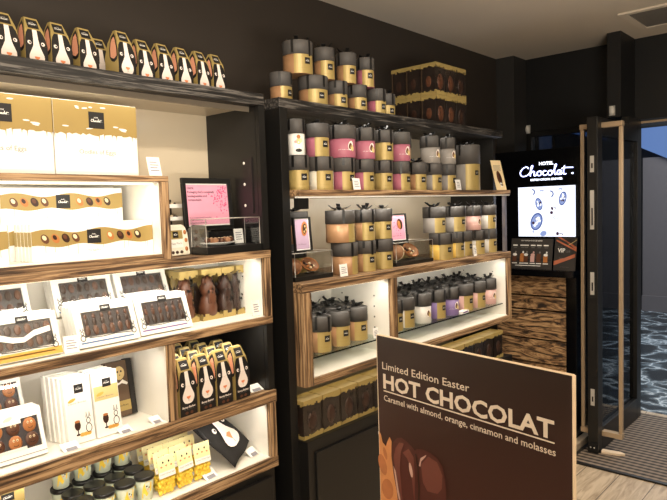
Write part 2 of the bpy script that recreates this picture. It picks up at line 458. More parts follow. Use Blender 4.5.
pl9 = lambda y, z, t: (t, y, z)
t = thing('light_panel', 'backlit blue panel with slanting lower edge seen through the open doorway', 'light panel', (9.5, 2.3, 2.3))
part('lit_face', MB().prism([(.385,.28),(-.9,.28),(-.9,-.62),(.385,.04)], -.05, 0.0, lambda u,v,t: (t,u,v)), 'bluelit', t)
part('panel_frame', MB().box(-.06,0.0,.385,.42,.0,.31).box(-.06,0.0,-.9,.42,.281,.31), 'black', t)
t = thing('light_panel', 'dim blue grey lit window seen above the illuminated sign', 'lit window', (9.66, 4.08, 2.2))
part('lit_face', MB().box(-.03,0,-.10,.11,.15,.54), 'bluegrey', t)
part('panel_frame', MB().box(-.04,0,.11,.15,.1,.58).box(-.04,0,-.14,-.10,.1,.58), 'black', t)
t = thing('light_panel', 'pointed wedge of blue light at the top of the shop window', 'light panel', (9.66, 3.6, 2.6))
part('lit_face', MB().prism([(.30,.10),(-.45,.10),(-.45,-.13)], -.04, 0, lambda u,v,t: (t,u,v)), 'bluelit', t)
part('panel_frame', MB().box(-.05,0,-.45,.3,.101,.13), 'black', t)

# ceiling vent
t = thing('ceiling_vent', 'grey mesh air vent in a pale frame set in the ceiling', 'vent', (4.38, 1.03, ZC))
part('vent_frame', MB().box(-.24,.24,-.26,-.21,-.012,-.001).box(-.24,.24,.21,.26,-.012,-.001).box(-.24,-.2,-.21,.21,-.012,-.001).box(.2,.24,-.21,.21,-.012,-.001), 'ceil', t)
vm = MB(); vm.box(-.2,.2,-.21,.21,-.004,-.001)
for i in range(14): vm.box(-.195+.029*i, -.185+.029*i, -.21, .21, -.009, -.004)
part('vent_grille', vm, 'vent', t)
# two small wall sensors
for lab, x, y, z in (('small white oval sensor on the black wall over the open door', 4.556, 1.455, 2.215), ('small white oval sensor near the corner pilaster high on the wall', 4.878, 2.215, 2.19)):
    t = thing('wall_sensor', lab, 'sensor', (x, y, z))
    part('housing', MB().ell((-.012,0,0),(.012,.018,.032)), 'hook', t)
    part('backplate', MB().box(-.004,.0,-.02,.02,-.034,.034), 'silver', t)

# ================================================================== left shelving
FY = 1.745
LX0, LX1 = 0.20, 1.578
t = thing('display_shelving', 'tall black shelving with cream back panel holding white wood lit boxes', 'shelving', (0.94, 1.9, 0))
def rel(mb, o): return mb.xf(Matrix.Translation(-o.location))
part('top_board', rel(MB().box(LX0,LX1,FY,2.37,1.988,2.031), t), 'black_grain', t, .002)
sp = part('side_panel', rel(MB().box(1.548,LX1,1.765,2.37,0.0,1.986).box(1.548,LX1,FY,1.763,1.455,1.986).box(1.548,LX1,FY,1.763,.917,1.170), t), 'black', t)
part('hook_rail', rel(MB().box(1.543,1.5475,1.79,1.84,1.59,1.80).ell((1.540,1.83,1.78),(.003,.005,.006),1).ell((1.540,1.83,1.70),(.003,.005,.006),1).ell((1.540,1.83,1.62),(.003,.005,.006),1), t), ['maroon','hook'], sp)
part('back_panel', rel(MB().box(LX0,1.547,2.06,2.075,.05,1.986), t), 'cream_back', t)
part('base_cabinet', rel(MB().box(LX0,1.547,FY+.01,2.05,.0,.612), t), 'black', t)
for k in range(3):
    d = part('drawer', rel(MB().box(.46+.365*k,.815+.365*k,FY-.008,FY+.008,.14,.585), t), 'black', t, .003)
part('under_panel', rel(MB().box(LX0,1.547,1.80,2.059,1.9845,1.9875), t), 'cream_back', t)
part('light_lip', rel(MB().box(LX0,1.547,1.795,1.7985,1.968,1.9875), t), 'taupe', t)
part('led_strip', rel(MB().box(LX0+.05,1.30,1.800,1.808,1.981,1.984), t), 'led', t)

def frontboard(u, z0, z1): pass
# upper wooden box (egg boxes inside)
t = thing('wooden_display_box', 'short lit wooden box with white lining under the two large white boxes', 'display box', (0.72, 1.9, 1.451))
part('bottom_board', rel(MB().box(LX0,1.118,FY,2.05,1.451,1.469), t), 'woodx', t, .001)
part('top_board', rel(MB().box(LX0,1.15,FY,2.05,1.702,1.720), t), 'woodx', t, .001)
part('side_board', rel(MB().box(1.1195,1.15,FY,2.05,1.451,1.701), t), 'woodz', t, .001)
part('lining', rel(MB().box(LX0,1.114,2.03,2.048,1.4695,1.7015).box(1.115,1.119,FY+.01,2.03,1.4695,1.7015).box(LX0,1.114,FY+.008,2.03,1.4692,1.472).box(LX0,1.114,FY+.008,2.03,1.6985,1.7015), t), 'liner', t)
part('led_strip', rel(MB().box(LX0+.02,1.10,FY+.012,FY+.022,1.693,1.698), t), 'led', t)
# lower wooden unit, four bays
t = thing('wooden_display_box', 'wide wooden unit of lit bays on black cabinet at the near shelving', 'display box', (0.94, 1.9, .615))
def board(n, x0,x1,z0,z1,m, name=None): part(n, rel(MB().box(x0,x1,FY,2.05,z0,z1), t), m, t, .001)
part('top_board', rel(MB().box(LX0,1.547,FY-.006,2.05,1.423,1.450).box(1.547,LX1,FY-.006,1.763,1.423,1.450), t), 'woodx', t, .0015)
part('shelf_board', rel(MB().box(LX0,1.547,FY-.004,2.05,1.172,1.200).box(1.547,LX1,FY-.004,1.763,1.172,1.200), t), 'woodx', t, .0015)
part('shelf_board', rel(MB().box(LX0,1.547,FY-.008,2.05,.868,.915).box(1.547,LX1,FY-.008,1.763,.868,.915), t), 'woodx', t, .0015)
part('bottom_board', rel(MB().box(LX0,1.547,FY-.006,2.05,.615,.655).box(1.547,LX1,FY-.006,1.763,.615,.655), t), 'woodx', t, .0015)
part('end_post', rel(MB().box(1.550,LX1,FY-.002,1.763,1.2005,1.4225), t), 'woodz', t, .001)
part('end_post', rel(MB().box(1.550,LX1,FY-.002,1.763,.6555,.8675), t), 'woodz', t, .001)
part('divider', rel(MB().box(1.110,1.144,FY,2.05,.9155,1.1715), t), 'woodz', t, .0015)
part('lining', rel(MB().box(LX0,1.545,2.02,2.048,1.203,1.4225).box(1.5435,1.547,FY+.016,2.02,1.203,1.4225).box(LX0,1.5435,FY+.004,2.02,1.2005,1.203).box(LX0,1.5435,FY+.03,2.02,1.420,1.4225), t), 'liner', t)
part('lining', rel(MB().box(LX0,1.1065,2.02,2.048,.918,1.1715).box(1.1065,1.1095,FY+.004,2.02,.918,1.1715).box(LX0,1.1065,FY+.002,2.02,.9155,.918), t), 'liner', t)
part('lining', rel(MB().box(LX0,1.545,2.02,2.048,.658,.8675).box(1.5435,1.547,FY+.016,2.02,.658,.8675).box(LX0,1.5435,FY+.004,2.02,.6555,.658), t), 'liner', t)
part('black_lining', rel(MB().box(1.1445,1.547,2.0445,2.0495,.9155,1.1715), t), 'black', t)
part('led_strip', rel(MB().box(LX0+.02,1.52,FY+.012,FY+.02,1.4205,1.4225), t), 'led', t)
part('led_strip', rel(MB().box(LX0+.02,1.09,FY+.012,FY+.02,1.1697,1.1715), t), 'led', t)
part('led_strip', rel(MB().box(LX0+.02,1.52,FY+.012,FY+.02,.8657,.8675), t), 'led', t)

# ================================================================== right shelving
RX0, RX1 = 1.66, 3.50
t = thing('display_shelving', 'long black shelving stacked with round gift boxes beside the shop door', 'shelving', (2.58, 1.9, 0))
part('top_board', rel(MB().box(RX0,RX1,1.75,2.37,1.992,2.031), t), 'black_grain', t, .002)
part('side_panel', rel(MB().box(RX0,1.70,1.75,2.37,0,1.991), t), 'black', t, .001)
part('side_panel', rel(MB().box(3.47,RX1,1.80,2.37,1.31,1.991).box(3.492,RX1,1.80,2.37,0,1.31), t), 'black', t, .001)
part('back_panel', rel(MB().box(1.7005,3.4695,2.10,2.115,.05,1.991), t), 'cream_back', t)
part('metal_upright', rel(MB().box(3.45,3.468,1.715,1.735,1.3085,1.6445), t), 'post', t)
sb = part('shelf_board', rel(MB().box(1.702,2.33,1.70,2.098,1.650,1.675).box(2.336,3.49,1.70,2.098,1.650,1.675), t), 'woodx', t, .001)
part('under_channel', rel(MB().box(1.702,3.49,1.705,1.725,1.643,1.6495), t), 'white', t)
part('led_strip', rel(MB().box(1.72,3.44,1.727,1.735,1.6465,1.6495), t), 'led', t)
part('bracket', rel(MB().box(1.7005,1.76,1.708,1.73,1.600,1.643), t), 'black', t)
part('base_cabinet', rel(MB().box(1.7005,3.491,1.70,2.098,0,.675), t), 'black', t, .002)
for k in range(3): part('drawer', rel(MB().box(1.74+.59*k,2.30+.59*k,1.690,1.702,.12,.625), t), 'black', t, .003)

# wooden box with two lit bays
t = thing('wooden_display_box', 'long lit wooden box with glass shelves below the round gift boxes', 'display box', (2.6, 1.9, .893))
WY = 1.70
part('top_board', rel(MB().box(1.705,3.490,WY,2.098,1.270,1.3065), t), 'woodx', t, .002)
part('bottom_board', rel(MB().box(1.7505,3.454,WY,2.098,.893,.922), t), 'woodx', t, .002)
part('end_post', rel(MB().box(1.705,1.750,WY,2.098,.893,1.2695), t), 'woodz', t, .002)
part('end_post', rel(MB().box(3.4545,3.490,WY,2.098,.893,1.2695), t), 'woodz', t, .002)
part('divider', rel(MB().box(2.283,2.325,WY,2.098,.9225,1.2695), t), 'woodz', t, .002)
for a, b in ((1.7505,2.2825),(2.3255,3.454)):
    ln = MB().box(a,b,2.075,2.097,.9225,1.2695).box(a,a+.003,WY+.02,2.075,.9225,1.2695).box(b-.003,b,WY+.02,2.075,.9225,1.2695).box(a+.003,b-.003,WY+.012,2.075,.9225,.925).box(a+.003,b-.003,WY+.03,2.075,1.2665,1.2695)
    for yy in (1.80, 2.0):
        for q in range(4): ln.box(b-.005,b-.0029,yy,yy+.006,1.03+.05*q,1.036+.05*q,1)
    part('lining', rel(ln, t), ['liner','ink'], t)
    gs = part('glass_shelf', rel(MB().box(a+.004,b-.004,1.742,2.07,.989,.995), t), 'glass', t)
    part('glass_edge', rel(MB().box(a+.004,b-.004,1.7385,1.7415,.989,.995), t), 'glass_edge', gs)
    part('led_strip', rel(MB().box(a+.02,b-.02,WY+.012,WY+.022,1.2675,1.2693), t), 'led', t)
part('led_strip', rel(MB().box(1.76,3.44,1.80,1.815,.886,.8925), t), 'led', t)

# ================================================================== products: makers
# --- carton with an animal face
def bunny_maker():
    r = blank('face_carton')
    W, D, H = .072, .070, .190
    hw, hd = W/2, D/2
    LV = [(0,1,1),(.100,1,1),(.150,.82,.74),(H,.56,.20)]         # height, width factor, depth factor
    def fac(v):
        for (z0,a0,b0),(z1,a1,b1) in zip(LV[:-1], LV[1:]):
            if v <= z1: k = (v-z0)/(z1-z0); return a0+(a1-a0)*k, b0+(b1-b0)*k
        return LV[-1][1:]
    b = MB()
    for z, a_, c_ in LV: b.v += [(-hw*a_,-hd*c_,z),(hw*a_,-hd*c_,z),(hw*a_,hd*c_,z),(-hw*a_,hd*c_,z)]
    b.face((3,2,1,0)); n_ = len(LV)
    for k in range(n_-1):
        for q in range(4): b.face((4*k+q, 4*k+(q+1)%4, 4*k+4+(q+1)%4, 4*k+4+q))
    b.face(tuple(4*(n_-1)+q for q in range(4)))
    part('carton_body', b, 'gold', r)
    fr = lambda d: (lambda u, v: (u, -hd*fac(v)[1]-d, v))
    P1, P2, P3 = fr(.0006), fr(.0012), fr(.0018)
    f = MB()
    f.rect(-hw*.99, hw*.99, 0, .0999, P1, 0)
    f.flat([(-hw*.99,.1001),(hw*.99,.1001),(hw*.90,.122),(hw*.76,.138),(hw*.55,.1498),(-hw*.55,.1498),(-hw*.76,.138),(-hw*.90,.122)], P1, 0)
    prof = [(.041,.006),(.043,.013),(.047,.018),(.054,.0225),(.062,.0245),(.071,.0235),(.080,.0195),(.090,.0145),(.0999,.0105)]
    f.flat([(x, v) for v, x in prof] + [(-x, v) for v, x in reversed(prof)], P2, 1)
    f.flat([(.0105,.1001),(.0082,.118),(.0072,.1498),(-.0072,.1498),(-.0082,.118),(-.0105,.1001)], P2, 1)
    for sgn in (-1, 1):
        f.ellipse(sgn*.0215, .1075, .0062, .0062, P2, 1, 10)
        f.ellipse(sgn*.0200, .1075, .0030, .0032, P3, 0, 8)
    f.flat([(-.0085,.0665),(-.0075,.0615),(0,.0560),(.0075,.0615),(.0085,.0665)], P3, 2)
    f.rect(-.0006,.0006,.050,.0565, P3, 0)
    f.text('Bunny Basher', 0, .0265, .054, .0066, P2, 1, .02, True)
    f.text('milk chocolate treats', 0, .0205, .040, .0028, P2, 3, 0, True)
    f.ellipse(-.010,.0095,.007,.0055,P2,4,9); f.ellipse(.011,.0095,.0065,.006,P2,4,9)
    part('face_print', f, ['ink','pearwhite','orange','greyink','choc'], r)
    l = MB(); logo_label(l, 0, .1695, .036, .029, fr(.0008), fr(.0014))
    part('logo_label', l, ['ink','whiteink'], r)
    for sgn in (-1, 1):
        e = MB()
        side = lambda d: (lambda u, v: (sgn*(hw*fac(v)[0]+d), -hd*fac(v)[1]+max(.0005,(u+.031)*1.5), v))
        for m_, sc, d in ((0, 1.0, .0007), (1, .74, .0013)):
            cc = .128
            lo = [(-.031,.0999),(-.027,.088),(-.018,.081),(-.008,.086),(-.002,.0999)]
            mi = [(-.031,.1001),(-.002,.1001),(-.002,.125),(-.006,.1499),(-.027,.1499),(-.031,.125)]
            up = [(-.028,.1501),(-.007,.1501),(-.012,.168),(-.024,.181),(-.027,.168)]
            for pl_ in (lo, mi, up):
                q = [((u+.0165)*sc-.0165, v if abs(v-.1)<.0005 or abs(v-.15)<.0005 else cc+(v-cc)*(sc+.1*(1-sc))) for u, v in pl_]
                e.flat(q, side(d), m_)
        part('ear_print', e, ['ink','ear'], r)
    return r

# --- round gift box
def ribbon_mesh(r, h, seed, flat=False):
    """satin ribbon: two loops and a knot (pressed flat under another box), tails over the rim"""
    rnd = random.Random(seed); b = MB()
    a = rnd.uniform(0, 2*pi)
    if flat:
        w_ = .006
        for k in (0, 1):
            c_, s_ = cos(a+k*1.5), sin(a+k*1.5)
            b.poly([(-r*c_-w_*s_, -r*s_+w_*c_, h+.0004+.0003*k), (-r*c_+w_*s_, -r*s_-w_*c_, h+.0004+.0003*k), (r*c_+w_*s_, r*s_-w_*c_, h+.0004+.0003*k), (r*c_-w_*s_, r*s_+w_*c_, h+.0004+.0003*k)])
    else:
        for k in range(4):
            aa = a + k*pi/2 + rnd.uniform(-.4,.4); L = r*rnd.uniform(.72,.95); up = rnd.uniform(.013,.030); wd = .010
            n0 = len(b.v); N_ = 8
            for i in range(N_+1):
                t_ = i/N_; q = L*sin(pi*t_)**.8; z = h+.0015+up*(1-cos(2*pi*t_))*.5*(1 if t_ < .5 else .9)+.005*t_
                tw = wd*(.45+.55*sin(pi*t_))
                px, py = q*cos(aa), q*sin(aa)
                b.v += [(px+tw*sin(aa), py-tw*cos(aa), z), (px-tw*sin(aa), py+tw*cos(aa), z+.003*sin(3*aa))]
            for i in range(N_): b.face((n0+2*i, n0+2*i+1, n0+2*i+3, n0+2*i+2), 0, True)
        b.ell((0,0,h+.010),(.009,.009,.008))
    for k in (0, 1):
        a2 = -2.7 + k*1.7 + rnd.uniform(-.5,.5); w_ = .0055
        z0 = h+.0008 if flat else h+.006
        ring = [(.35*r,z0),(.6*r,z0),(1.0*r+.0032,h-.0005),(1.0*r+.0040,h-.012),(1.0*r+.0040,h-rnd.uniform(.03,.07))]
        n0 = len(b.v); tx, ty = -sin(a2)*w_, cos(a2)*w_
        for rr, z in ring: b.v += [(rr*cos(a2)-tx, rr*sin(a2)-ty, z),(rr*cos(a2)+tx, rr*sin(a2)+ty, z)]
        for i in range(4): b.face((n0+2*i, n0+2*i+1, n0+2*i+3, n0+2*i+2))
    return b.mesh('ribbon', ['ribbon'])
_rb = {}
def hat_maker(r, h, col, style, seed, flat=False):
    """round box: 'gold' has a gold front band and label, 'egg' a picture of an egg"""
    def f():
        o = blank('round_gift_box')
        lh = h*.42; n = 36
        part('box_body', MB().lathe([(r-.0015,.0),(r,.0015),(r,h-lh+.004)], n, m=0), col, o)
        part('lid', MB().lathe([(r+.0022,h-lh),(r+.0022,h-.002),(r+.0008,h)], n, m=0), 'lid', o)
        cyl = lambda d, a0: (lambda u, v: ((r+d)*cos(a0+u/r), (r+d)*sin(a0+u/r), v))
        a0 = -pi/2
        if style == 'gold':
            g = MB(); half = .80*r
            g.rect(-half, half, .0015, h-lh-.0004, cyl(.0006, a0), 0, 12)
            g.text('the serious selection', -half*.2, .022, .9*half, .0035, cyl(.0012, a0), 1, 0, True)
            part('gold_band', g, ['gold','olive_gold'], o)
            lb = MB(); s = min(.027, h*.19); logo_label(lb, half*.2, (h-lh)*.66, s, s, cyl(.0014, a0), cyl(.0020, a0), nu=3)
            part('logo_label', lb, ['ink','whiteink'], o)
        else:
            g = MB(); c = cyl(.0007, a0); c2 = cyl(.0013, a0)
            g.ellipse(0.002, (h-lh)*.62, .013, .021, c, 0, 14, -.2)
            g.ellipse(0.000, (h-lh)*.60, .008, .014, c2, 1, 12, -.2)
            g.ellipse(0.010, (h-lh)*.50, .009, .014, c2, 2, 12, .3)
            g.text('your easter eggs', -r*.5, (h-lh)*.40, r*.8, .0036, c, 3, 0, True)
            part('egg_print', g, ['pearwhite','choc','sand','whiteink'], o)
        kk = (round(r,3), round(h,3), seed, flat)
        if kk not in _rb: _rb[kk] = ribbon_mesh(r, h, seed, flat)
        part('ribbon', _rb[kk], None, o)
        return o
    return f
COLN = {'copper':'copper','pink':'dusky pink','rose':'pale rose','purple':'lavender','grey':'grey','pale':'pale grey','yellow':'yellow','gold':'gold','ivory':'cream'}
def hat(x, y, z, r, h, col, style, label, group=None, rz=0.0, seed=None, flat=False):
    seed = seed if seed is not None else int(x*100) % 4
    return place(('hat', r, h, col, style, seed, flat), hat_maker(r, h, col, style, seed, flat), (x, y, z), rz*.6-.36, label, 'gift box', group)

# --- ticket
def ticket_maker(w, h, lean):
    def f():
        o = blank('price_ticket')
        L = lambda u, v: (u, v*sin(lean), v*cos(lean))
        c = MB().prism([(-w/2,0),(w/2,0),(w/2,h),(-w/2,h)], 0, .003, lambda u,v,t_: (u, v*sin(lean)+t_, v*cos(lean)+.0015))
        part('card', c, 'ticket', o)
        p = MB(); pl = lambda u, v: (u, v*sin(lean)-.0008, v*cos(lean)+.0015)
        if lean > .9: p.rect(-w*.32, w*.32, h*.04, h*.42, pl, 0)
        else:
            for k in range(4): p.rect(-w*.36, w*(.36-.12*(k % 2)), h*(.25+.15*k), h*(.31+.15*k), pl, 0)
        part('ticket_print', p, 'ticket_ink', o)
        part('stand', MB().box(-w*.4,w*.4,0,max(.018,h*sin(lean)*.9+.012),0,.0014), 'acrylic', o)
        return o
    return f
def ticket(x, y, z, w, h, lean, label, rz=0.0):
    return place(('ticket', w, h, lean), ticket_maker(w, h, lean), (x, y, z), rz, label, 'price ticket')

# ================================================================== left shelving: goods
GB = 'face cartons on top of the near shelving'
tops = [.748,.829,.907,.994,1.118,1.201,1.282,1.362,1.443,1.517]
for i, x in enumerate(tops):
    dy = .0 if i != 4 else -.05
    lab = ('animal face carton on top of near shelving, %s of its row towards the door' % ORD[i] if i < 9 else
           'last animal face carton at the shop door end of the near shelving top')
    place('bunny', bunny_maker, (x*1.03 - (.02 if i == 4 else 0), 2.02+dy, 2.0312), .12 + .02*sin(i*5), lab, 'carton', GB)
place('bunny', bunny_maker, (1.118, 2.105, 2.0312), .02, 'animal face carton half hidden in the gap behind the front row on top', 'carton', GB)

niche = []
nx = [1.190, 1.268, 1.345, 1.426]
for rrow in range(4):
    for k, x in enumerate(nx):
        y = 1.788 + .0714*rrow - .006*(3-k if rrow == 0 else 0)*0
        if (rrow == 3 and k == 3) or (rrow >= 2 and k == 0): continue
        xx = x + .015*rrow*(1 if k < 3 else .8); yy = y + (0.02 if k == 0 and rrow == 0 else 0)*0
        lab = 'animal face carton in the dark bay, %s row, %s from the wooden divider' % (['front','second','third','rear'][rrow], ORD[k])
        place('bunny', bunny_maker, (xx, yy, .9158), .06+.05*sin(3*k+rrow), lab, 'carton', 'face cartons in the dark lower bay')

# --- large white and gold boxes
def big_maker():
    o = blank('presentation_box'); w, d, h = .268, .12, .224
    part('box_body', MB().box(-w/2,w/2,0,d,0,h), 'white', o, .001)
    g = MB(); rnd = random.Random(4)
    top = [(w/2,h-.001),(-w/2,h-.001)]; low = []; u = -w/2; v0 = h*.56
    while u < w/2-.004:
        low.append((u, v0 + rnd.uniform(-.004,.004))); 
        if rnd.random() < .22: low += [(u+.002, v0-rnd.uniform(.008,.03)),(u+.0035, v0)]
        u += rnd.uniform(.006,.013)
    low.append((w/2, v0))
    g.flat(low+top, front(0,.0008), 0)
    for k in range(12):
        u = rnd.uniform(-w*.4, w*.4); v = rnd.choice([h*.93, h*.66, h*.62])+rnd.uniform(-.006,.006)
        g.ellipse(u, v, rnd.uniform(.004,.014), .0022, front(0,.0013), 1, 8, rnd.uniform(-.2,.2))
    part('drip_print', g, ['olive_gold','white'], o)
    lb = MB(); logo_label(lb, -.002, h*.76, .050, .050, front(0,.0016), front(0,.0022)); part('logo_label', lb, ['ink','whiteink'], o)
    tx = MB().text('Oodles of Eggs', -.002, h*.30, .118, .013, front(0,.001), 0, -.004, True); part('box_title', tx, ['greyink'], o)
    part('box_end', MB().box(-w/2-.0012,-w/2-.0004,.001,d,h*.56,h-.001), 'olive_gold', o)
    return o
place('big', big_maker, (.955, 1.82, 1.7205), 0, 'large white presentation box with gold drip band, beside the small price card', 'gift box', 'large white and gold boxes')
place('big', big_maker, (.683, 1.82, 1.7205), 0, 'large white presentation box with gold drip band, cut off by the photo edge', 'gift box', 'large white and gold boxes')
ticket(1.118, 1.765, 1.7205, .045, .062, .25, 'small white price card on the short wooden box, beside the presentation box')

# --- long slim egg boxes
def egg_maker():
    o = blank('egg_selection_box'); w, d, h = .385, .0195, .108
    part('box_body', MB().box(-w/2,w/2,0,d,0,h), 'white', o, .0008)
    rnd = random.Random(9); g = MB(); up = []; lo = []
    n = 26
    for i in range(n+1):
        u = -w/2 + w*i/n
        up.append((u, h*.80 + .006*sin(i*.55) )); lo.append((u, h*.40 + .004*sin(i*.7+1)))
    g.flat(lo + up[::-1], front(0,.0008), 0)
    for u in (-.155,-.128,-.088,-.06,.02,.09,.105,.165,.172):
        g.rect(u, u+.0012, h*.40-rnd.uniform(.012,.03), h*.42, front(0,.001), 0)
    part('gold_band', g, ['olive_gold'], o)
    e = MB()
    cols = [3,2,1,0,3,1,0,2]
    for k, u in enumerate((-.155,-.125,-.095,-.065,.045,.078,.108,.138)):
        e.ellipse(u, h*.60, .0105, .0150, front(0,.0013), [1,2,0,1,2,0,2,0][k], 12, .6)
        e.ellipse(u-.002, h*.63, .0055, .0080, front(0,.0018), [3,0,1,3,3,1,0,3][k], 10, .6)
    part('egg_print', e, ['dchoc','choc','caramel','praline'], o)
    lb = MB(); logo_label(lb, -.008, h*.61, .044, .042, front(0,.0015), front(0,.0021)); part('logo_label', lb, ['ink','whiteink'], o)
    tx = MB().text('The Egg Box', -.008, h*.20, .042, .006, front(0,.001), 0, -.004, True); part('box_title', tx, ['greyink'], o)
    for s in (-1,1): part('box_end', MB().box(s*w/2-(.0012 if s<0 else -.0004), s*w/2+(.0012 if s>0 else -.0004), .0008, d-.0008, h*.41, h*.79), 'gold', o)
    return o
GE = 'slim egg selection boxes in the short lit box'
for i in range(5):
    place('egg', egg_maker, (.920-.0015*i, 1.795+.0208*i, 1.4724), 0, 'slim white egg box in the lower upright row, %s from the front' % ORD[i], 'gift box', GE)
for i in range(4):
    place('egg', egg_maker, (.905, 1.914+.0208*i, 1.4724), 0, 'slim white egg box at the back of the short lit box, behind the front row', 'gift box', 'slim egg boxes hidden at the back')
for i in range(1):
    place('egg', egg_maker, (.890+.003*i, 1.922+.0208*i, 1.5808), 0, 'slim white egg box raised on the back row above the lower upright row', 'gift box', GE)
place('egg', egg_maker, (.4720, 1.795, 1.4724), 0, 'slim white egg box of the next row, just showing at the photo edge', 'gift box', GE)

# --- window chocolate boxes, leaning back
def window_maker(stripe, cols_, fig, rib):
    def f():
        o = blank('window_chocolate_box'); w, d, h = .198, .0165, .127
        wx0, wx1, wz0, wz1 = -.076, .083, .029, .107
        b = MB()
        b.box(-w/2,w/2,.006,d,0,h); b.box(-w/2,wx0,0,.006,0,h); b.box(wx1,w/2,0,.006,0,h); b.box(wx0,wx1,0,.006,0,wz0); b.box(wx0,wx1,0,.006,wz1,h)
        part('box_body', b, 'ivory' if False else 'white', o)
        tr = part('window_tray', MB().box(wx0,wx1,.0045,.0058,wz0,wz1), 'slate', o)
        c = MB(); n = 6; rnd = random.Random(3)
        for i in range(n):
            u = wx0 + (wx1-wx0)*(i+.5)/n
            if fig == 'piece':
                for v in (.048,.086): c.ell((u, .0035, v), (.0104,.0032,.0150), 0 if (i+int(v*100)) % 3 else 1, 8, 5)
            else:
                c.ell((u,.0035,.049),(.0092,.0032,.0165),0,8,5); c.ell((u,.003,.075),(.0075,.003,.012),1,8,5); c.ell((u,.003,.092),(.0058,.0028,.0080),0,8,5)
        part('chocolates', c, cols_, tr)
        part('window_film', MB().box(wx0,wx1,-.0003,.0001,wz0,wz1), 'film', o)
        p = MB(); F = front(0,.0006)
        p.rect(-w*.46, w*.40, .011, .0150, F, 0)
        if stripe == 'amber': p.rect(-w*.5, w*.5, .001, .022, F, 0)
        # line drawing of a rabbit in the lower corners
        for s in (-.083,.083):
            ring = [(s+.0075*cos(a*pi/5), .028+.0085*sin(a*pi/5)) for a in range(11)]
            p.band(ring, .0026, F, 1)
            ring = [(s+.0045*cos(a*pi/4), .043+.0055*sin(a*pi/4)) for a in range(9)]
            p.band(ring, .0022, F, 1)
            for q in (-1,1): p.band([(s+q*.002,.049),(s+q*.0045,.060),(s+q*.006,.050)], .0022, F, 1)
        p.band([(wx0+.012,.0275),(-.02,.0255),(.02,.028),(wx1-.004,.0245)], .0024, F, 1)
        part('box_print', p, [stripe,'ink'], o)
        lb = MB(); logo_label(lb, .004, .113, .034, .019, front(0,.0008), front(0,.0013)); part('logo_label', lb, ['ink','whiteink'], o)
        if rib: part('white_ribbon', MB().prism([(-.099,.046),(-.06,.060),(-.03,.050),(0,.048),(.03,.062),(.075,.070),(.075,.085),(.03,.078),(0,.062),(-.03,.066),(-.06,.078),(-.099,.062)], -.0035, -.0008, lambda u,v,t_: (u,t_,v)), 'white', o)
        return o
    return f
part('riser', MB().box(.30,1.245,1.893,2.018,1.2032,1.284).xf(Matrix.Translation((-.94,-1.9,-.615))), 'liner', bpy.data.objects['wooden_display_box.001'])
part('riser', MB().box(.30,.745,1.890,2.018,.9182,1.0).xf(Matrix.Translation((-.94,-1.9,-.615))), 'liner', bpy.data.objects['wooden_display_box.001'])
LEAN = -radians(20)
GW = 'leaning window chocolate boxes in the bright bay'
def wstack(key, mk, x, y, z, n, lab, dx=0):
    for i in range(n):
        place(key, mk, (x+dx*i, y+(.0232 if key == 'wB' else .0198)*i, z+.0062), 0, lab + [', front of row', ', second in row', ', third in row', ', fourth in row'][i], 'chocolate box', GW, LEAN)
wstack('wD', window_maker('bluestripe',['choc','dchoc'],'figure',False), .935, 1.768, 1.2033, 4, 'white window box with blue stripe and figures behind the small price card')
wstack('wF', window_maker('violet',['dchoc','choc'],'figure',False), 1.147, 1.784, 1.2033, 3, 'white window box with violet stripe and dark figures')
wstack('wC', window_maker('bluestripe',['dchoc','choc'],'piece',False), .935, 1.905, 1.2843, 3, 'white window box of dark pieces on the raised step')
wstack('wE', window_maker('rose',['dchoc','choc'],'piece',False), 1.145, 1.905, 1.2843, 2, 'white window box with pale pink stripe on the raised step')
wstack('wB', window_maker('amber',['choc','dchoc'],'piece',True), .686, 1.766, 1.2033, 3, 'white window box with amber base and white ribbon')
wstack('wA', window_maker('amber',['choc','dchoc'],'piece',False), .665, 1.905, 1.2843, 1, 'white window box with amber base on the raised step')
ticket(.808, 1.758, 1.2032, .040, .050, .35, 'clear standing price card between the amber and the blue striped boxes', -.25)

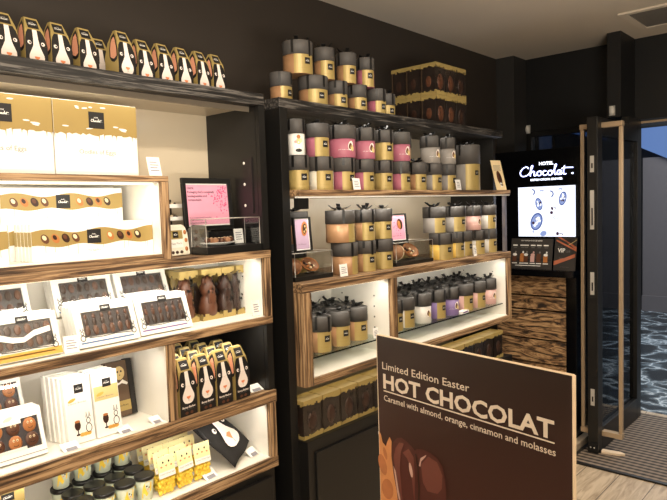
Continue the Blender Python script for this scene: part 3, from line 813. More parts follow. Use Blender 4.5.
# --- gold windowed figure boxes
def figure_maker(w, d, h, cast, seed, fat=1.0):
    def f():
        o = blank('windowed_figure_box'); rnd = random.Random(seed)
        hw, hd = w/2, d/2
        part('film_sleeve', MB().box(-hw,hw,-hd,hd,.0015,h-.0015), 'film', o)
        for nm, zz in (('base_card', 0), ('top_card', 1)):
            g = MB(); g.box(-hw-.0003,hw+.0003,-hd-.0003,hd+.0003,0 if not zz else h-.0015,.0015 if not zz else h)
            hh = h*.105
            for (ax, sgn, L) in ((0,-1,w),(1,-1,d),(1,1,d),(0,1,w)):
                n = max(6, int(L/.009)); pts = []
                for i in range(n):
                    a = -L/2 + L*i/n; b_ = -L/2 + L*(i+1)/n; k = hh*(1 + rnd.uniform(-.28,.35))
                    pts += [(a,k),(b_,k)]
                ol = [(-L/2,0)] + pts + [(L/2,0)]
                if zz: ol = [(a, h-k*1.15) for a, k in ol]
                dd = .0005
                if ax == 0: pl_ = (lambda u,v,s_=sgn: (u, s_*(hd+dd), v))
                else: pl_ = (lambda u,v,s_=sgn: (s_*(hw+dd), u, v))
                g.flat(ol, pl_, 0)
            part(nm, g, 'gold', o)
        part('back_card', MB().box(-hw+.002,hw-.002,hd-.004,hd-.002,.002,h-.002), 'gold' if seed < 10 else 'brownbox', o)
        if seed < 10:
            jag = [(-hw*.94, h*.10)]
            n_ = 11
            jag += [(hw*.94, h*.10)] + [(hw*.94-1.88*hw*i/n_, h*(.62+(.10 if i % 2 else 0)+rnd.uniform(-.04,.05))) for i in range(n_+1)]
            part('foliage_print', MB().flat(jag, front(hd-.0042), 0), 'darkfill', o)
        c = MB(); k = min(w,d)*.40*fat
        c.lathe([(k*.7,.004),(k,.02*h/.19),(k*.98,h*.26),(k*.72,h*.42),(k*.55,h*.47),(k*.80,h*.55),(k*.84,h*.62),(k*.55,h*.73),(k*.25,h*.82),(.003,h*.88)], 18)
        if seed >= 10: c.box(-hw*.95,hw*.95,-hd*.86,hd*.80,h*.02,h*.86,1)
        c.ell((-k*.45,0,h*.74),(k*.22,k*.2,h*.10)); c.ell((k*.45,0,h*.74),(k*.22,k*.2,h*.10))
        c.ell((0,-k*.75-(hd*.86-k*.72 if seed >= 10 else 0),h*.42),(k*(.70 if seed >= 10 else .55),k*.16,h*(.25 if seed >= 10 else .18)))
        if seed >= 10: c.ell((-hw*.86,0,h*.42),(k*.16,k*.65,h*.25)); c.ell((-k*.85,0,h*.33),(k*.28,k*.3,h*.12)); c.ell((k*.85,0,h*.33),(k*.28,k*.3,h*.12))
        part('chocolate_figure', c, [cast,'darkfill'], o)
        fo = MB(); hs = MB()
        for i in range(9):
            u = rnd.uniform(-hw*.8,hw*.8); v = h*rnd.uniform(.3,.78); s_ = rnd.uniform(.002,.005)
            fo.ellipse(u, v, s_, s_*1.5, front(-hd,.0007), 0, 6, rnd.random())
            fo.rect(u-.0006,u+.0006,v-.012,v, front(-hd,.0007), 0)
        part('leaf_print', fo, 'ink', o)
        return o
    return f
GF = 'windowed figure boxes in the bright bay'
for i, (x, y, w, cast, lab) in enumerate((
    (1.292, 1.895, .078, 'choc', 'gold windowed box with milk chocolate figure next to the leaning white boxes'),
    (1.386, 1.885, .090, 'choc', 'broad gold windowed box with large milk chocolate figure, second of the five'),
    (1.462, 1.885, .058, 'dchoc', 'slim gold windowed box with dark chocolate figure, third of the five'),
    (1.523, 1.890, .036, 'dchoc', 'narrow gold windowed box with dark figure against the white end lining'),
    (1.330, 1.975, .085, 'choc', 'gold windowed box with chocolate figure standing behind the other four'))):
    place(('fig', w, cast, i), figure_maker(w, .062, .188, cast, i, 1.45 if w > .05 else 1.3), (x, y, 1.2035), 0, lab, 'figure box', GF)
ticket(1.524, 1.768, 1.2032, .036, .058, .15, 'white price card standing by the last narrow gold windowed box')

# --- egg face boxes
def eggface_maker():
    o = blank('egg_face_box'); w, d, h = .205, .018, .138
    wx0, wx1, wz0, wz1 = -.092, .092, .027, .113
    b = MB().box(-w/2,w/2,.006,d,0,h).box(-w/2,wx0,0,.006,0,h).box(wx1,w/2,0,.006,0,h).box(wx0,wx1,0,.006,0,wz0).box(wx0,wx1,0,.006,wz1,h)
    b.box(-.055,.045,-.001,.003,wz1-.012,wz1).box(-.03,.05,-.001,.003,wz0,wz0+.008)
    part('box_body', b, 'white', o)
    tr = part('window_tray', MB().box(wx0,wx1,.0045,.0058,wz0,wz1), 'slate', o)
    k = 0
    for v in (.050,.091):
        for u in (-.068,-.023,.023,.068):
            e = MB(); e.ell((u,.003,v),(.0185,.0034,.0205),0,14,6)
            P_ = front(.003,.0038)
            for s in (-1,1): e.ellipse(u+s*.005,v+.007,.0032,.0042,P_,1,8); e.ellipse(u+s*.0045,v+.006,.0014,.002,front(.003,.0044),2,6)
            sg = [1,-1,1,1,-1,1,1,1][k]; e.band([(u-.007,v-.006),(u-.003,v-.006-.003*sg),(u+.003,v-.006-.003*sg),(u+.007,v-.006)],.0016,front(.003,.004),2)
            part('egg_face', e, ['caramel' if k in (0,2,5,7) else 'choc','praline','ink'], tr); k += 1
    part('window_film', MB().box(wx0,wx1,-.0016,-.0012,wz0,wz1), 'film', o)
    p = MB().rect(-w*.5, w*.5, .010, .012, front(0,.0006), 0); p.ellipse(.012,.118,.014,.006,front(0,.0006),1,10,.3)
    part('box_print', p, ['greyink','paleyellow'], o)
    return o
GEF = 'egg face boxes in the white lower bay'
for i in range(3): place('eggface', eggface_maker, (.632, 1.79+.0218*i, .9247), 0, 'white box of chocolate egg faces, lower stack, %s from front' % ORD[i], 'chocolate box', GEF, -radians(18))
for i in range(1): place('eggface', eggface_maker, (.622, 1.900+.0218*i, 1.0064), 0, 'white box of chocolate egg faces, raised on the white step behind the others', 'chocolate box', GEF, -radians(18))

# --- white cartons with cup and rabbit
def liqueur_maker(win):
    def f():
        o = blank('slim_white_carton'); w, d, h = .082, .021, .198
        part('carton_body', MB().box(-w/2,w/2,0,d,0,h), 'white', o, .0008)
        p = MB(); F = front(0,.0006); F2 = front(0,.001)
        if win: p.rect(-w*.48, w*.48, h*.56, h*.78, F, 3)
        p.ellipse(-.020,h*.66,.013,.005,F2,1,10,.3)
        p.text('Liqueur Bunnies', -.004, h*.60, .055, .005, F2, 5, 0, True)
        p.ellipse(-.010,h*.27,.0095,.015,F,2,12); p.ellipse(-.010,h*.33,.0085,.004,F2,4,10); p.rect(-.0115,-.0085,h*.13,h*.2,F,2); p.ellipse(-.010,h*.13,.007,.003,F,2,8)
        for s in (0,1,2): p.ellipse(.002+.010*s,h*.12,.0085,.006,F,1,9)
        ring = [(.024+.009*cos(a*pi/6), h*.20+.013*sin(a*pi/6)) for a in range(13)]; p.band(ring,.0022,F,0)
        ring = [(.024+.006*cos(a*pi/5), h*.31+.008*sin(a*pi/5)) for a in range(11)]; p.band(ring,.002,F,0)
        for q in (-1,1): p.band([(.024+q*.002,h*.35),(.024+q*.005,h*.44),(.024+q*.0065,h*.36)],.0018,F,0)
        part('carton_print', p, ['ink','amber','dchoc','sand','caramel','greyink'], o)
        lb = MB(); logo_label(lb, .004, h*.82, .028, .026, F2, front(0,.0015)); part('logo_label', lb, ['ink','whiteink'], o)
        return o
    return f
GL = 'slim white cartons in the white lower bay'
for i in range(5): place('liq0', liqueur_maker(False), (.838-.004*i, 1.79+.023*i, .9212), 0, 'slim white carton with cup and rabbit, row by the egg faces, %s from front' % ORD[i], 'carton', GL, -radians(7))
for i in range(4): place('liq1', liqueur_maker(True), (.925-.002*i, 1.785+.023*i, .9212), 0, 'slim white carton with beige band, row by the brown box, %s from front' % ORD[i], 'carton', GL, -radians(7))
t = thing('brown_carton', 'brown carton with cream rabbit head and black edge behind the white cartons', 'carton', (1.045, 1.905, .9236), 0, None, -radians(9))
part('carton_body', MB().box(-.050,.024,0,.03,0,.185), 'brownbox', t, .001)
part('black_edge', MB().box(.0245,.044,-.002,.03,0,.188), 'ink', t, .001)
p = MB(); F = front(0,.0006); F2 = front(0,.0011)
p.ellipse(-.005,.145,.019,.023,F,0,14); p.ellipse(-.011,.15,.003,.004,F2,1,8); p.ellipse(.002,.15,.003,.004,F2,1,8); p.ellipse(-.004,.138,.002,.002,F2,1,8)
p.flat([(-.03,.105),(-.02,.118),(-.01,.112),(.004,.122),(.022,.108),(.018,.102),(0,.11),(-.02,.104)],F,2)
p.rect(-.05,.024,.018,.052,F,3); p.text('Chocolate Bunny', -.013,.034,.055,.006,F2,1,0,True)
part('carton_print', p, ['sand','ink','whiteink','gold'], t)
ticket(.792, 1.757, .9186, .050, .036, 1.15, 'flat price card lying in front of the slim white cartons', .0)
ticket(.968, 1.762, .9186, .045, .036, 1.15, 'flat price card by the foot of the carton with beige band')
ticket(1.078, 1.76, .9186, .038, .036, 1.15, 'flat price card on the white shelf beside the wooden divider')
ticket(1.515, 1.77, .9157, .060, .040, 1.1, 'flat price card on the wooden shelf past the dark bay cartons')

# --- lowest bay: cups, bags, tote
def cup_maker():
    o = blank('paper_cup'); n = 26
    part('cup_body', MB().lathe([(.0225,0),(.0245,.002),(.0305,.074)], n), 'cupwhite', o)
    l = part('lid', MB().lathe([(.0325,.070),(.0335,.073),(.0335,.080),(.031,.0825),(.029,.0815)], n), 'cuplid', o)
    pl_ = lambda d: (lambda u, v: ((.0237+d+v*.092)*cos(-pi/2+u/.028), (.0237+d+v*.092)*sin(-pi/2+u/.028), v))
    p = MB(); p.flat([(-.004,.010),(.014,.018),(.030,.034),(.030,.062),(.016,.068),(.006,.060),(.0,.040)], pl_(.0012), 0)
    p.ellipse(.014,.052,.0025,.003,pl_(.0020),1,7); p.ellipse(.021,.047,.002,.003,pl_(.0020),1,7); p.ellipse(.017,.042,.003,.002,pl_(.0020),2,7)
    part('chick_print', p, ['yolk','ink','orange'], o)
    return o
GC = 'paper cups with black lids'
k = 0
for j in range(3):
    for i in range(4):
        x = 1.052-.0725*i+.004*(j % 2); y = 1.822+.0705*j-.004*i
        place('cup', cup_maker, (x, y, .6584), .3*sin(i+3*j)-.8, 'mint paper cup with black lid on shelf, %s row, %s from the sweet bags' % (['front','second','rear'][j], ORD[i]), 'cup', GC)
for q, (i, j) in enumerate(((0,2),(1,2),(2,2),(3,2))):
    x = 1.052-.0725*i+.004*(j % 2); y = 1.822+.0705*j-.004*i
    place('cup', cup_maker, (x, y, .7412), .2*sin(3*i)-.8, 'mint paper cup stacked on another cup of the rear row, %s from the sweet bags' % ORD[i], 'cup', GC)

def bag_maker():
    o = blank('sweet_bag'); w = .062
    rnd = random.Random(5); b = MB()
    for k in range(16):
        u = (-1.5+k % 4)*.0143 + rnd.uniform(-.0015,.0015) + (.003 if (k//4) % 2 else -.003); v = .0095 + .0118*(k//4); yy = rnd.uniform(-.010,-.005)
        b.ell((u,yy,v),(.0084,.0076,.0084),0,10,6)
        b.ell((u*.9+.002,yy+.015,v+.003),(.0080,.0072,.0080),0,6,4)
    tag(part('sugared_eggs', b, 'yolk', o), kind='stuff')
    n = 14; g = MB()
    ol = [(-w/2,.0),(w/2,.0),(w/2,.125),(-w/2,.125)]
    for sgn in (-1,1):
        for i in range(6):
            v0, v1 = .001+.1235*i/6, .001+.1235*(i+1)/6
            f = lambda v: sgn*(.0195*(1-(v/.125)**1.6)+.001)
            g.flat([(-w/2,v0),(w/2,v0),(w/2,v1),(-w/2,v1)][::sgn*-1], lambda u,v: (u,f(v),v))
    part('clear_bag', g, 'film', o)
    h = MB().prism([(-w/2-.001,.060),(w/2+.001,.060),(w/2+.001,.130),(-w/2-.001,.130)], -.0145,-.0135, lambda u,v,t_: (u, t_+(v-.062)*.19, v))
    hd = part('header_card', h, 'paleyellow', o)
    P_ = lambda d: (lambda u, v: (u, -.0145-d+(v-.062)*.19, v))
    p = MB(); p.rect(-w*.5,w*.5,.0605,.080,P_(.0005),0)
    for s in (-1,1): p.ellipse(s*.011,.110,.0033,.0040,P_(.0008),1,8)
    p.flat([(-.005,.0985),(0,.094),(.005,.0985),(0,.101)],P_(.0008),2)
    for s in (-1,1): p.ellipse(s*.019,.0965,.0042,.003,P_(.0008),2,8)
    p.text('Chirpy Chirpy Eggs', 0,.071,.056,.0045,P_(.0008),3,0,True)
    part('chick_print', p, ['white','ink','orange','greyink'], hd)
    return o
GS = 'bags of yellow sugared eggs'
for j in range(5):
    for i in range(3):
        if (j == 1 and i == 2) or (j == 4 and i > 0): continue
        x = 1.118+.073*i if j == 0 else 1.122+.0645*i+.008*j; y = 1.80+.047*j
        if i == 2 and j == 0: x -= .0
        place('bag', bag_maker, (x, y, .6584), .10*sin(2*i+j), 'bag of yellow sugared eggs with chick header, %s row, %s from the cups' % (['front','second','third','fourth','rear'][j], ORD[i]), 'sweet bag', GS)

# tote bag propped on the back of the lowest bay
t = thing('tote_bag', 'folded black cotton tote bag printed with white animal face', 'bag', (1.380, 1.756, .669))
ex = Vector((.155,.094,.030)).normalized()
p3 = Vector((-.085,.092,.125)); ez = p3.normalized(); ey = ez.cross(ex).normalized(); ex = ey.cross(ez).normalized()
mt = Matrix(((ex.x,ey.x,ez.x,0),(ex.y,ey.y,ez.y,0),(ex.z,ey.z,ez.z,0),(0,0,0,1)))
b = MB(); rnd = random.Random(2); N = 12
def tz(u, v): return .011*sin(pi*u)**.3*sin(pi*v)**.3 if 0 < u < 1 and 0 < v < 1 else .0
W_, H_ = .176, .215
idx = {}
for s in (1, 0):
    for i in range(N+1):
        for j in range(N+1):
            u, v = i/N, j/N; wob = .003*sin(9*u+4*v)
            idx[s,i,j] = len(b.v); b.v.append((u*W_ + .004*sin(6*v), (-(tz(u,v)+.002)+wob*.4 if s else .002), v*H_+.003*sin(7*u)))
for i in range(N):
    for j in range(N):
        b.face((idx[1,i,j],idx[1,i+1,j],idx[1,i+1,j+1],idx[1,i,j+1]),0,True); b.face((idx[0,i,j],idx[0,i,j+1],idx[0,i+1,j+1],idx[0,i+1,j]),0,True)
for i in range(N):
    b.face((idx[0,i,0],idx[0,i+1,0],idx[1,i+1,0],idx[1,i,0])); b.face((idx[1,i,N],idx[1,i+1,N],idx[0,i+1,N],idx[0,i,N]))
    b.face((idx[0,0,i],idx[1,0,i],idx[1,0,i+1],idx[0,0,i+1])); b.face((idx[1,N,i],idx[0,N,i],idx[0,N,i+1],idx[1,N,i+1]))
part('bag_body', b.xf(mt), 'tote', t)
p = MB(); F = lambda u, v: (u, -.0195+.0*v, v); F2 = lambda u, v: (u, -.0203, v)
pear = [(x*2.55, v*.95) for v, x in [(.045,.006),(.050,.012),(.060,.0175),(.072,.0195),(.088,.0185),(.105,.0145),(.125,.0105),(.150,.0075),(.185,.006),(.192,.003)]]
p.flat([(.092+x,v) for x,v in pear]+[(.092-x,v) for x,v in reversed(pear)], F, 0)
for s in (-1,1): p.ellipse(.092+s*.044,.142,.012,.011,F,0,10); p.ellipse(.092+s*.041,.142,.005,.005,F2,1,8)
p.flat([(.074,.094),(.092,.066),(.110,.094),(.092,.101)],F2,2); p.rect(.091,.093,.052,.07,F2,1)
part('face_print', p.xf(mt), ['pearwhite','ink','orange'], t)
hm = MB().tube([(.06,.000,.205),(.03,-.006,.222),(.005,-.012,.21),(-.012,-.016,.17),(-.018,-.016,.13)], .006, 8)
part('handle', hm.xf(mt), 'tote', t)
ticket(1.285, 1.765, .6584, .055, .040, 1.0, 'flat price card in front of the sweet bags', .1)
ticket(1.515, 1.80, .6584, .050, .040, 1.0, 'flat price card in the lit corner beside the tote bag', .2)
t = thing('gold_gift_box', 'gold box with black label standing low at the photo corner', 'gift box', (.60, 1.80, .6584))
part('box_body', MB().box(-.1,.067,0,.07,0,.188), 'gold', t, .001)
p = MB(); logo_label(p, .022, .172, .034, .022, front(0,.0008), front(0,.0014))
part('logo_label', p, ['ink','whiteink'], t)

# --- on the wooden top next to the short box
t = thing('egg_pack', 'white rounded egg carton with gold label next to the short wooden box', 'egg carton', (1.244, 1.835, 1.4524), .2, None, -radians(6))
W_, H_ = .098, .108
ol = [(-W_/2,.004),(-W_/2+.004,0),(W_/2-.004,0),(W_/2,.004),(W_/2-.002,.075),(W_/2-.010,.098),(W_/2-.026,H_),(-W_/2+.02,H_),(-W_/2+.006,.10),(-W_/2,.09)]
part('carton_shell', MB().prism(ol, 0, .045, lambda u,v,t_: (u,t_,v)), 'ivory', t, .003)
p = MB(); F = front(0,.0008); F2 = front(0,.0014)
p.rect(-.046,.020,.058,.088,F,0); p.rect(-.044,.018,.028,.056,F,1); p.text('Egg Pack', -.012,.040,.05,.006,F2,2,0,True)
part('label_print', p, ['gold','white','greyink'], t)
lb = MB(); logo_label(lb,-.014,.073,.026,.022,F2,front(0,.002)); part('logo_label', lb, ['ink','whiteink'], t)
e = MB()
for u, v in ((.033,.080),(.035,.052),(.033,.022),(-.034,.012),(-.014,.012),(.008,.012)): e.ell((u,.001,v),(.0085,.004,.0085 if v > .02 else .006),0 if v > .015 else 1,9,5)
part('egg', e, ['caramel','dchoc'], t)

t = thing('plastic_egg_tray', 'smoky grey plastic egg tray standing behind the clear case', 'egg tray', (1.345, 1.862, 1.4512), 0)
b = MB().prism([(-.042,0),(.042,0),(.042,.075),(.03,.10),(-.02,.105),(-.042,.09)], 0, .012, lambda u,v,t_: (u,t_,v))
part('tray_shell', b, 'greyplastic', t, .003)
e = MB()
for u in (-.02,.02):
    for v in (.025,.062): e.ell((u,-.001,v),(.013,.003,.014),0,10,6)
part('egg_cup', e, 'slate', t)

t = thing('tiered_tray_stand', 'three tier stand of white trays filled with dark nibbles', 'tray stand', (1.285, 1.985, 1.4508))
part('stand_frame', MB().box(-.05,-.046,.03,.04,0,.20).box(.046,.05,.03,.04,0,.20).box(-.05,.05,-.02,.045,0,.004), 'black', t)
for k, z in enumerate((.075,.122,.168)):
    tr = part('tray', MB().box(-.055,.055,-.03,.029,z,z+.004).box(-.055,.055,-.033,-.03,z,z+.014).box(-.055,-.052,-.03,.029,z,z+.014).box(.052,.055,-.03,.029,z,z+.014), 'white', t)
    nb = MB(); rnd = random.Random(k)
    for q in range(26): nb.ell((rnd.uniform(-.045,.045),rnd.uniform(-.024,.02),z+.012+rnd.uniform(0,.004)),(.006,.005,.005),q % 2,6,4)
    tag(part('nibbles', nb, ['dchoc','praline'], tr), kind='stuff')

t = thing('framed_notice', 'pink notice in a broad black frame standing behind clear tasting case', 'sign', (1.4210, 1.886, 1.4514), 0, None, -radians(4))
part('picture_frame', MB().box(-.111,.111,0,.012,.256,.276).box(-.111,.111,0,.012,.08,.098).box(-.111,-.095,0,.012,.098,.256).box(.095,.111,0,.012,.098,.256), 'black', t, .001)
p = MB(); p.rect(-.100,.100,.098,.256,front(.006,0),0); p.rect(-.095,.095,.103,.251,front(.006,.0006),1)
rnd = random.Random(12)
for k in range(150):
    a = rnd.gauss(.072,.026); v = rnd.gauss(.205,.033)
    if a < .093 and .104 < v < .249: p.ellipse(a, v, rnd.uniform(.001,.0042), rnd.uniform(.001,.004), front(.006,.0009+.000002*k), 2, 6, rnd.random())
F = front(.006,.0014)
for s, v, w_, c_ in (('100%',.235,.028,.0075),("Packaging that's completely",.221,.120,.0075),('biodegradable and',.206,.085,.0075),('compostable',.192,.060,.0075),('We are working to be kinder to our planet',.128,.098,.0040),('because it matters to us',.119,.058,.0040),('hotelchocolat.com',.108,.075,.0055)):
    p.text(s, -.088, v, w_, c_, F, 3, .008)
part('notice_print', p, ['white','pinkpaper','pinkdark','ink'], t)
part('easel', MB().box(-.10,.10,.0,.03,0,.074).box(-.02,.02,.03,.07,0,.004), 'black', t).rotation_euler = (radians(5),0,0)

t = thing('tasting_case', 'clear acrylic tasting case with truffles on a black base', 'display case', (1.4205, 1.757, 1.4512))
part('base', MB().box(-.1245,.1245,-.004,.088,0,.026), 'black', t, .001)
part('case_shell', MB().box(-.1225,.1225,0,.002,.0265,.122).box(-.1225,-.1205,.002,.086,.0265,.122).box(.1205,.1225,.002,.086,.0265,.122).box(-.1225,.1225,.0,.086,.1225,.1245), 'acrylic', t)
er = MB()
for a in ((-.1225,0,.026),(.1225,0,.026),(-.1225,.086,.026),(.1225,.086,.026)): er.tube([a,(a[0],a[1],.1245)],.0012,6)
er.tube([(-.1225,0,.1245),(.1225,0,.1245),(.1225,.086,.1245),(-.1225,.086,.1245)],.0012,6,0,True)
part('case_edge', er, 'silver', t)
t2 = thing('truffle_plate', 'white plate of dusted truffles inside the clear tasting case', 'plate', (1.395, 1.815, 1.4778))
part('plate', MB().lathe([(.03,.0),(.034,.0015),(.078,.010),(.080,.0125),(.076,.0125),(.033,.005)], 28, sy=.44), 'white', t2)
i_ = 0
for (u, v) in ((-.04,.0),(-.018,-.012),(.004,-.014),(.026,-.012),(.044,.0),(-.02,.012),(.006,.01),(.028,.012)):
    o = thing('truffle', 'dusted milk chocolate truffle on the white tasting plate', 'truffle', (1.395+u*1.25, 1.815+v*.85, 1.4855+.002*abs(u)/.04), 0, 'truffles on the tasting plate')
    i_ += 1
    part('coating', MB().ell((0,0,.010),(.0125,.0105,.0110),0,10,6), ['truffle','choc'][i_ % 2], o)
    part('dusting', MB().ell((0,0,.0175),(.006,.006,.0042),0,8,5), 'praline', o)
ticket(1.500, 1.825, 1.4778, .042, .055, .1, 'white tag standing inside the tasting case')

# ================================================================== right shelving: goods
R_, RL = .046, .064
HH = .1405
zT = 2.0315
G = 'round gift boxes on top of the long shelving'
hat(1.84, 1.925, zT, R_, HH, 'copper', 'gold', 'copper round box with ribbon tail, first of lower row on top of long shelving', G, .6, 0, flat=True)
hat(2.005, 1.895, zT, RL, HH, 'copper', 'gold', 'wide copper round box, second of the lower row on top of long shelving', G, 0, 1, flat=True)
hat(2.165, 1.895, zT, R_, HH, 'copper', 'gold', 'copper round box, third of the lower row on top of long shelving', G, 0, 2, flat=True)
hat(2.306, 1.895, zT, R_, HH, 'copper', 'gold', 'copper round box, fourth of the lower row on top of long shelving', G, .05, 3, flat=True)
hat(2.455, 1.895, zT, R_, HH, 'pink', 'gold', 'dusky pink round box in the lower row on top of the long shelving', G, .25, 2, flat=True)
hat(2.60, 1.945, zT, R_, HH, 'copper', 'gold', 'last round box in the lower row, beside the dark windowed boxes', G, 0, 3)
z2 = zT + HH + .0016
hat(1.94, 1.92, z2, RL, HH, 'copper', 'gold', 'wide copper round box, first of the upper row near the ceiling', G, .2, 0)
hat(2.104, 1.915, z2, R_, HH, 'copper', 'gold', 'copper round box with upright ribbon, second of the upper row near the ceiling', G, .0, 1)
hat(2.250, 1.91, z2, R_, HH, 'copper', 'gold', 'copper round box, third of the upper row near the ceiling', G, .0, 2)
hat(2.392, 1.91, z2, R_*.92, HH, 'pink', 'gold', 'last round box of the upper row near the ceiling', G, -.15, 3)

GF2 = 'windowed figure boxes stacked on top of the long shelving'
for tier in range(2):
    z = zT + .1725*tier
    nm = ['lower','upper'][tier]
    for i in range(3):
        place(('stk', i), figure_maker(.106, .098, .1715, ['choc','choc','dchoc'][i], 20+i, 1.1), (2.985+.108*i, 1.902, z), 0, 'gold windowed figure box in the %s tier on top, %s along the aisle face' % (nm, ORD[i]), 'figure box', GF2)
    for i in range(2):
        place(('stk', 2), figure_maker(.106, .098, .1715, 'dchoc', 22, 1.1), (2.985, 2.002+.1*i, z), 0, 'gold windowed figure box in the %s tier on top, %s behind the corner box' % (nm, ORD[i]), 'figure box', GF2)

# shelf with the pink boxes
zA = 1.6755
yA = 1.80
G = 'round gift boxes on the upper shelf'
low = [(1.800,R_*.95,'gold','gold','gold fronted round box under the white bear box'),
       (1.935,.053,'ivory','gold','cream and gold round box under the pink boxes'),
       (2.080,.050,'pink','gold','dusky pink and gold round box behind the small price card on the upper shelf'),
       (2.225,R_,'pink','gold','dusky pink round box with gold band, fourth in the lower row of upper shelf'),
       (2.368,R_,'gold','gold','gold round box, fifth in the lower row of upper shelf'),
       (2.512,R_,'pink','gold','dusky pink round box, sixth in the lower row of upper shelf'),
       (2.655,R_,'copper','gold','copper round box, seventh in the lower row of upper shelf'),
       (2.800,R_,'grey','gold','warm grey round box, eighth in the lower row of upper shelf'),
       (2.945,R_,'grey','gold','warm grey round box behind the white card, next to the biggest grey box')]
for i, (x, r, c, st, lab) in enumerate(low):
    hat(x, yA, zA, r, HH, c, st, lab, G, [.0,.0,.35,.35,0,.4,0,.2,.3][i], i % 4, flat=(i != 6))
hat(3.165, 1.805, zA, .072, .255, 'grey', 'gold', 'tall wide warm grey round box, biggest on the upper shelf', None, 0, 2)
zA2 = zA + HH + .0016
t = thing('bear_print_box', 'white box with teddy bear style print and tall grey lid, first on the upper row', 'gift box', (1.795, 1.80, zA2), -.5)
part('box_body', MB().lathe([(.033,0),(.034,.001),(.034,.09)],28), 'white', t)
part('lid', MB().lathe([(.036,.085),(.036,.142),(.034,.144)],28), 'lid', t)
p = MB(); c_ = lambda d: (lambda u,v: ((.034+d)*cos(-pi/2+u/.034),(.034+d)*sin(-pi/2+u/.034),v))
p.ellipse(0,.055,.010,.013,c_(.0007),0,12); p.ellipse(0,.072,.008,.008,c_(.0009),1,10); p.ellipse(.010,.058,.006,.008,c_(.0011),2,10); p.ellipse(-.012,.052,.006,.006,c_(.0011),3,8); p.ellipse(.0,.018,.014,.007,c_(.0009),4,10)
part('bear_print', p, ['sand','caramel','paleyellow','rose','ink'], t)
part('ribbon', ribbon_mesh(.034,.144,3,True), None, t)
up = [(1.952,1.83,.050,'pink','gold','dusky pink round box with crossed black ribbon, behind the widest pink box'),
      (2.088,1.81,.060,'pink','egg','widest dusky pink round box with egg picture on the upper shelf'),
      (2.238,1.80,R_,'pink','egg','dusky pink round box with egg picture, third in the upper row of upper shelf'),
      (2.378,1.80,R_,'gold','gold','gold round box with tied ribbon in the upper row between pink boxes'),
      (2.518,1.80,R_,'pink','egg','dusky pink egg print round box, last pink one of the upper row'),
      (2.668,1.90,R_,'copper','gold','dark copper round box set back behind the upper row'),
      (2.795,1.81,.052,'grey','egg','wide warm grey egg print round box in the upper row'),
      (2.948,1.80,R_,'grey','egg','warm grey egg print round box, last of the upper row')]
hat(2.668, 1.90, zA, R_, HH, 'copper', 'gold', 'copper round box under the set back one, behind the lower row', G, 0, 1, flat=True)
for i, (x, y, r, c, st, lab) in enumerate(up):
    hat(x, y, zA2, r, HH, c, st, lab, G, [.2,.25,.25,-.1,.25,0,.3,.2][i], (i+1) % 4)
ticket(2.085, 1.725, zA, .046, .050, .15, 'white price card with grey edge before the pink and gold round box')
ticket(2.94, 1.725, zA, .048, .055, .15, 'white price card before the grey round boxes on the upper shelf')
t = thing('cream_leaflet', 'cream leaflet with chocolate egg picture leaning at the upper shelf end', 'leaflet', (3.425, 1.722, zA+.0008), -.25, None, -radians(15))
part('card', MB().box(-.043,.043,0,.002,0,.185), 'cream', t)
p = MB(); F = front(0,.0006); p.ellipse(.002,.075,.020,.045,F,0,16,.12); p.ellipse(.008,.07,.010,.035,front(0,.0011),2,12,.12)
for k in range(5): p.rect(-.033,.030-.006*(k%2),.150-.007*k,.1525-.007*k,F,3)
for k in range(4): p.ellipse(.004+.008*(k%2),.022+.009*k,.008,.006,front(0,.0015),[1,2][k%2],8)
part('leaflet_print', p, ['choc','white','dchoc','greyink'], t)
part('stand', MB().prism([(.0028,.003),(.050,.017),(.0028,.15)], -.01,.01, lambda u,v,t_: (t_,u,v)), 'acrylic', t)

# shelf on the wooden top
zB = 1.3070
zB2 = zB + HH + .0016
yB = 1.795
G = 'round gift boxes on the wooden top'
L_ = [(1.915,1.968,.060,'copper','gold','copper round box standing behind the framed lilac picture',.3),
      (2.072,1.800,.058,'copper','gold','wide copper round box with hanging ribbon beside the small ticket',1.5),
      (2.215,yB,R_,'copper','gold','copper round box, middle of the lower three before the pink picture',0),
      (2.345,yB,R_,'gold','gold','gold round box beside the pink framed picture',0),
      (2.700,1.965,.058,'yellow','gold','yellow round box behind the second clear egg case',0),
      (2.868,1.800,.062,'yellow','gold','wide yellow round box with gold band, first after the clear egg case',0),
      (3.010,yB,R_,'yellow','gold','yellow round box with gold band, second after the clear egg case',.25),
      (3.130,1.81,R_*.95,'pale','gold','pale grey round box behind the small ticket near the shelf end',.3),
      (3.245,yB,R_,'pale','gold','pale round box, second to last on the wooden top',0),
      (3.392,yB,R_,'pale','gold','pale round box at the far end of the wooden top',.15)]
for i, (x, y, r, c, st, lab, rz) in enumerate(L_): hat(x, y, zB, r, HH, c, st, lab, G, rz, i % 4, flat=(i != 4))
U_ = [(1.925,1.960,.058,'copper','gold','copper round box in the upper row, above the lilac picture',.5),
      (2.058,1.808,.064,'copper','gold','widest copper round box with grey ribbon tail, upper row',1.5),
      (2.214,yB,R_,'copper','gold','copper round box with black ribbon, upper row middle',.05),
      (2.345,yB,R_,'gold','gold','gold round box at the top of the pair by the pink picture',0),
      (2.882,1.85,.060,'grey','gold','wide warm grey round box above the wide yellow one',.35),
      (3.035,1.815,.062,'grey','gold','wide warm grey round box, second of the upper row near the shop door',.15),
      (3.215,1.80,R_,'rose','egg','pale rose egg print round box, upper row near the shop door',.3),
      (3.388,yB,R_,'pale','gold','pale round box at the far top end by the metal upright',.1)]
for i, (x, y, r, c, st, lab, rz) in enumerate(U_): hat(x, y, zB2, r, HH, c, st, lab, G, rz, (i+2) % 4)
ticket(1.985, 1.728, zB, .048, .052, .1, 'small white ticket before the wide copper round box')
ticket(3.10, 1.722, zB, .030, .060, .1, 'small white ticket before the pale round boxes')

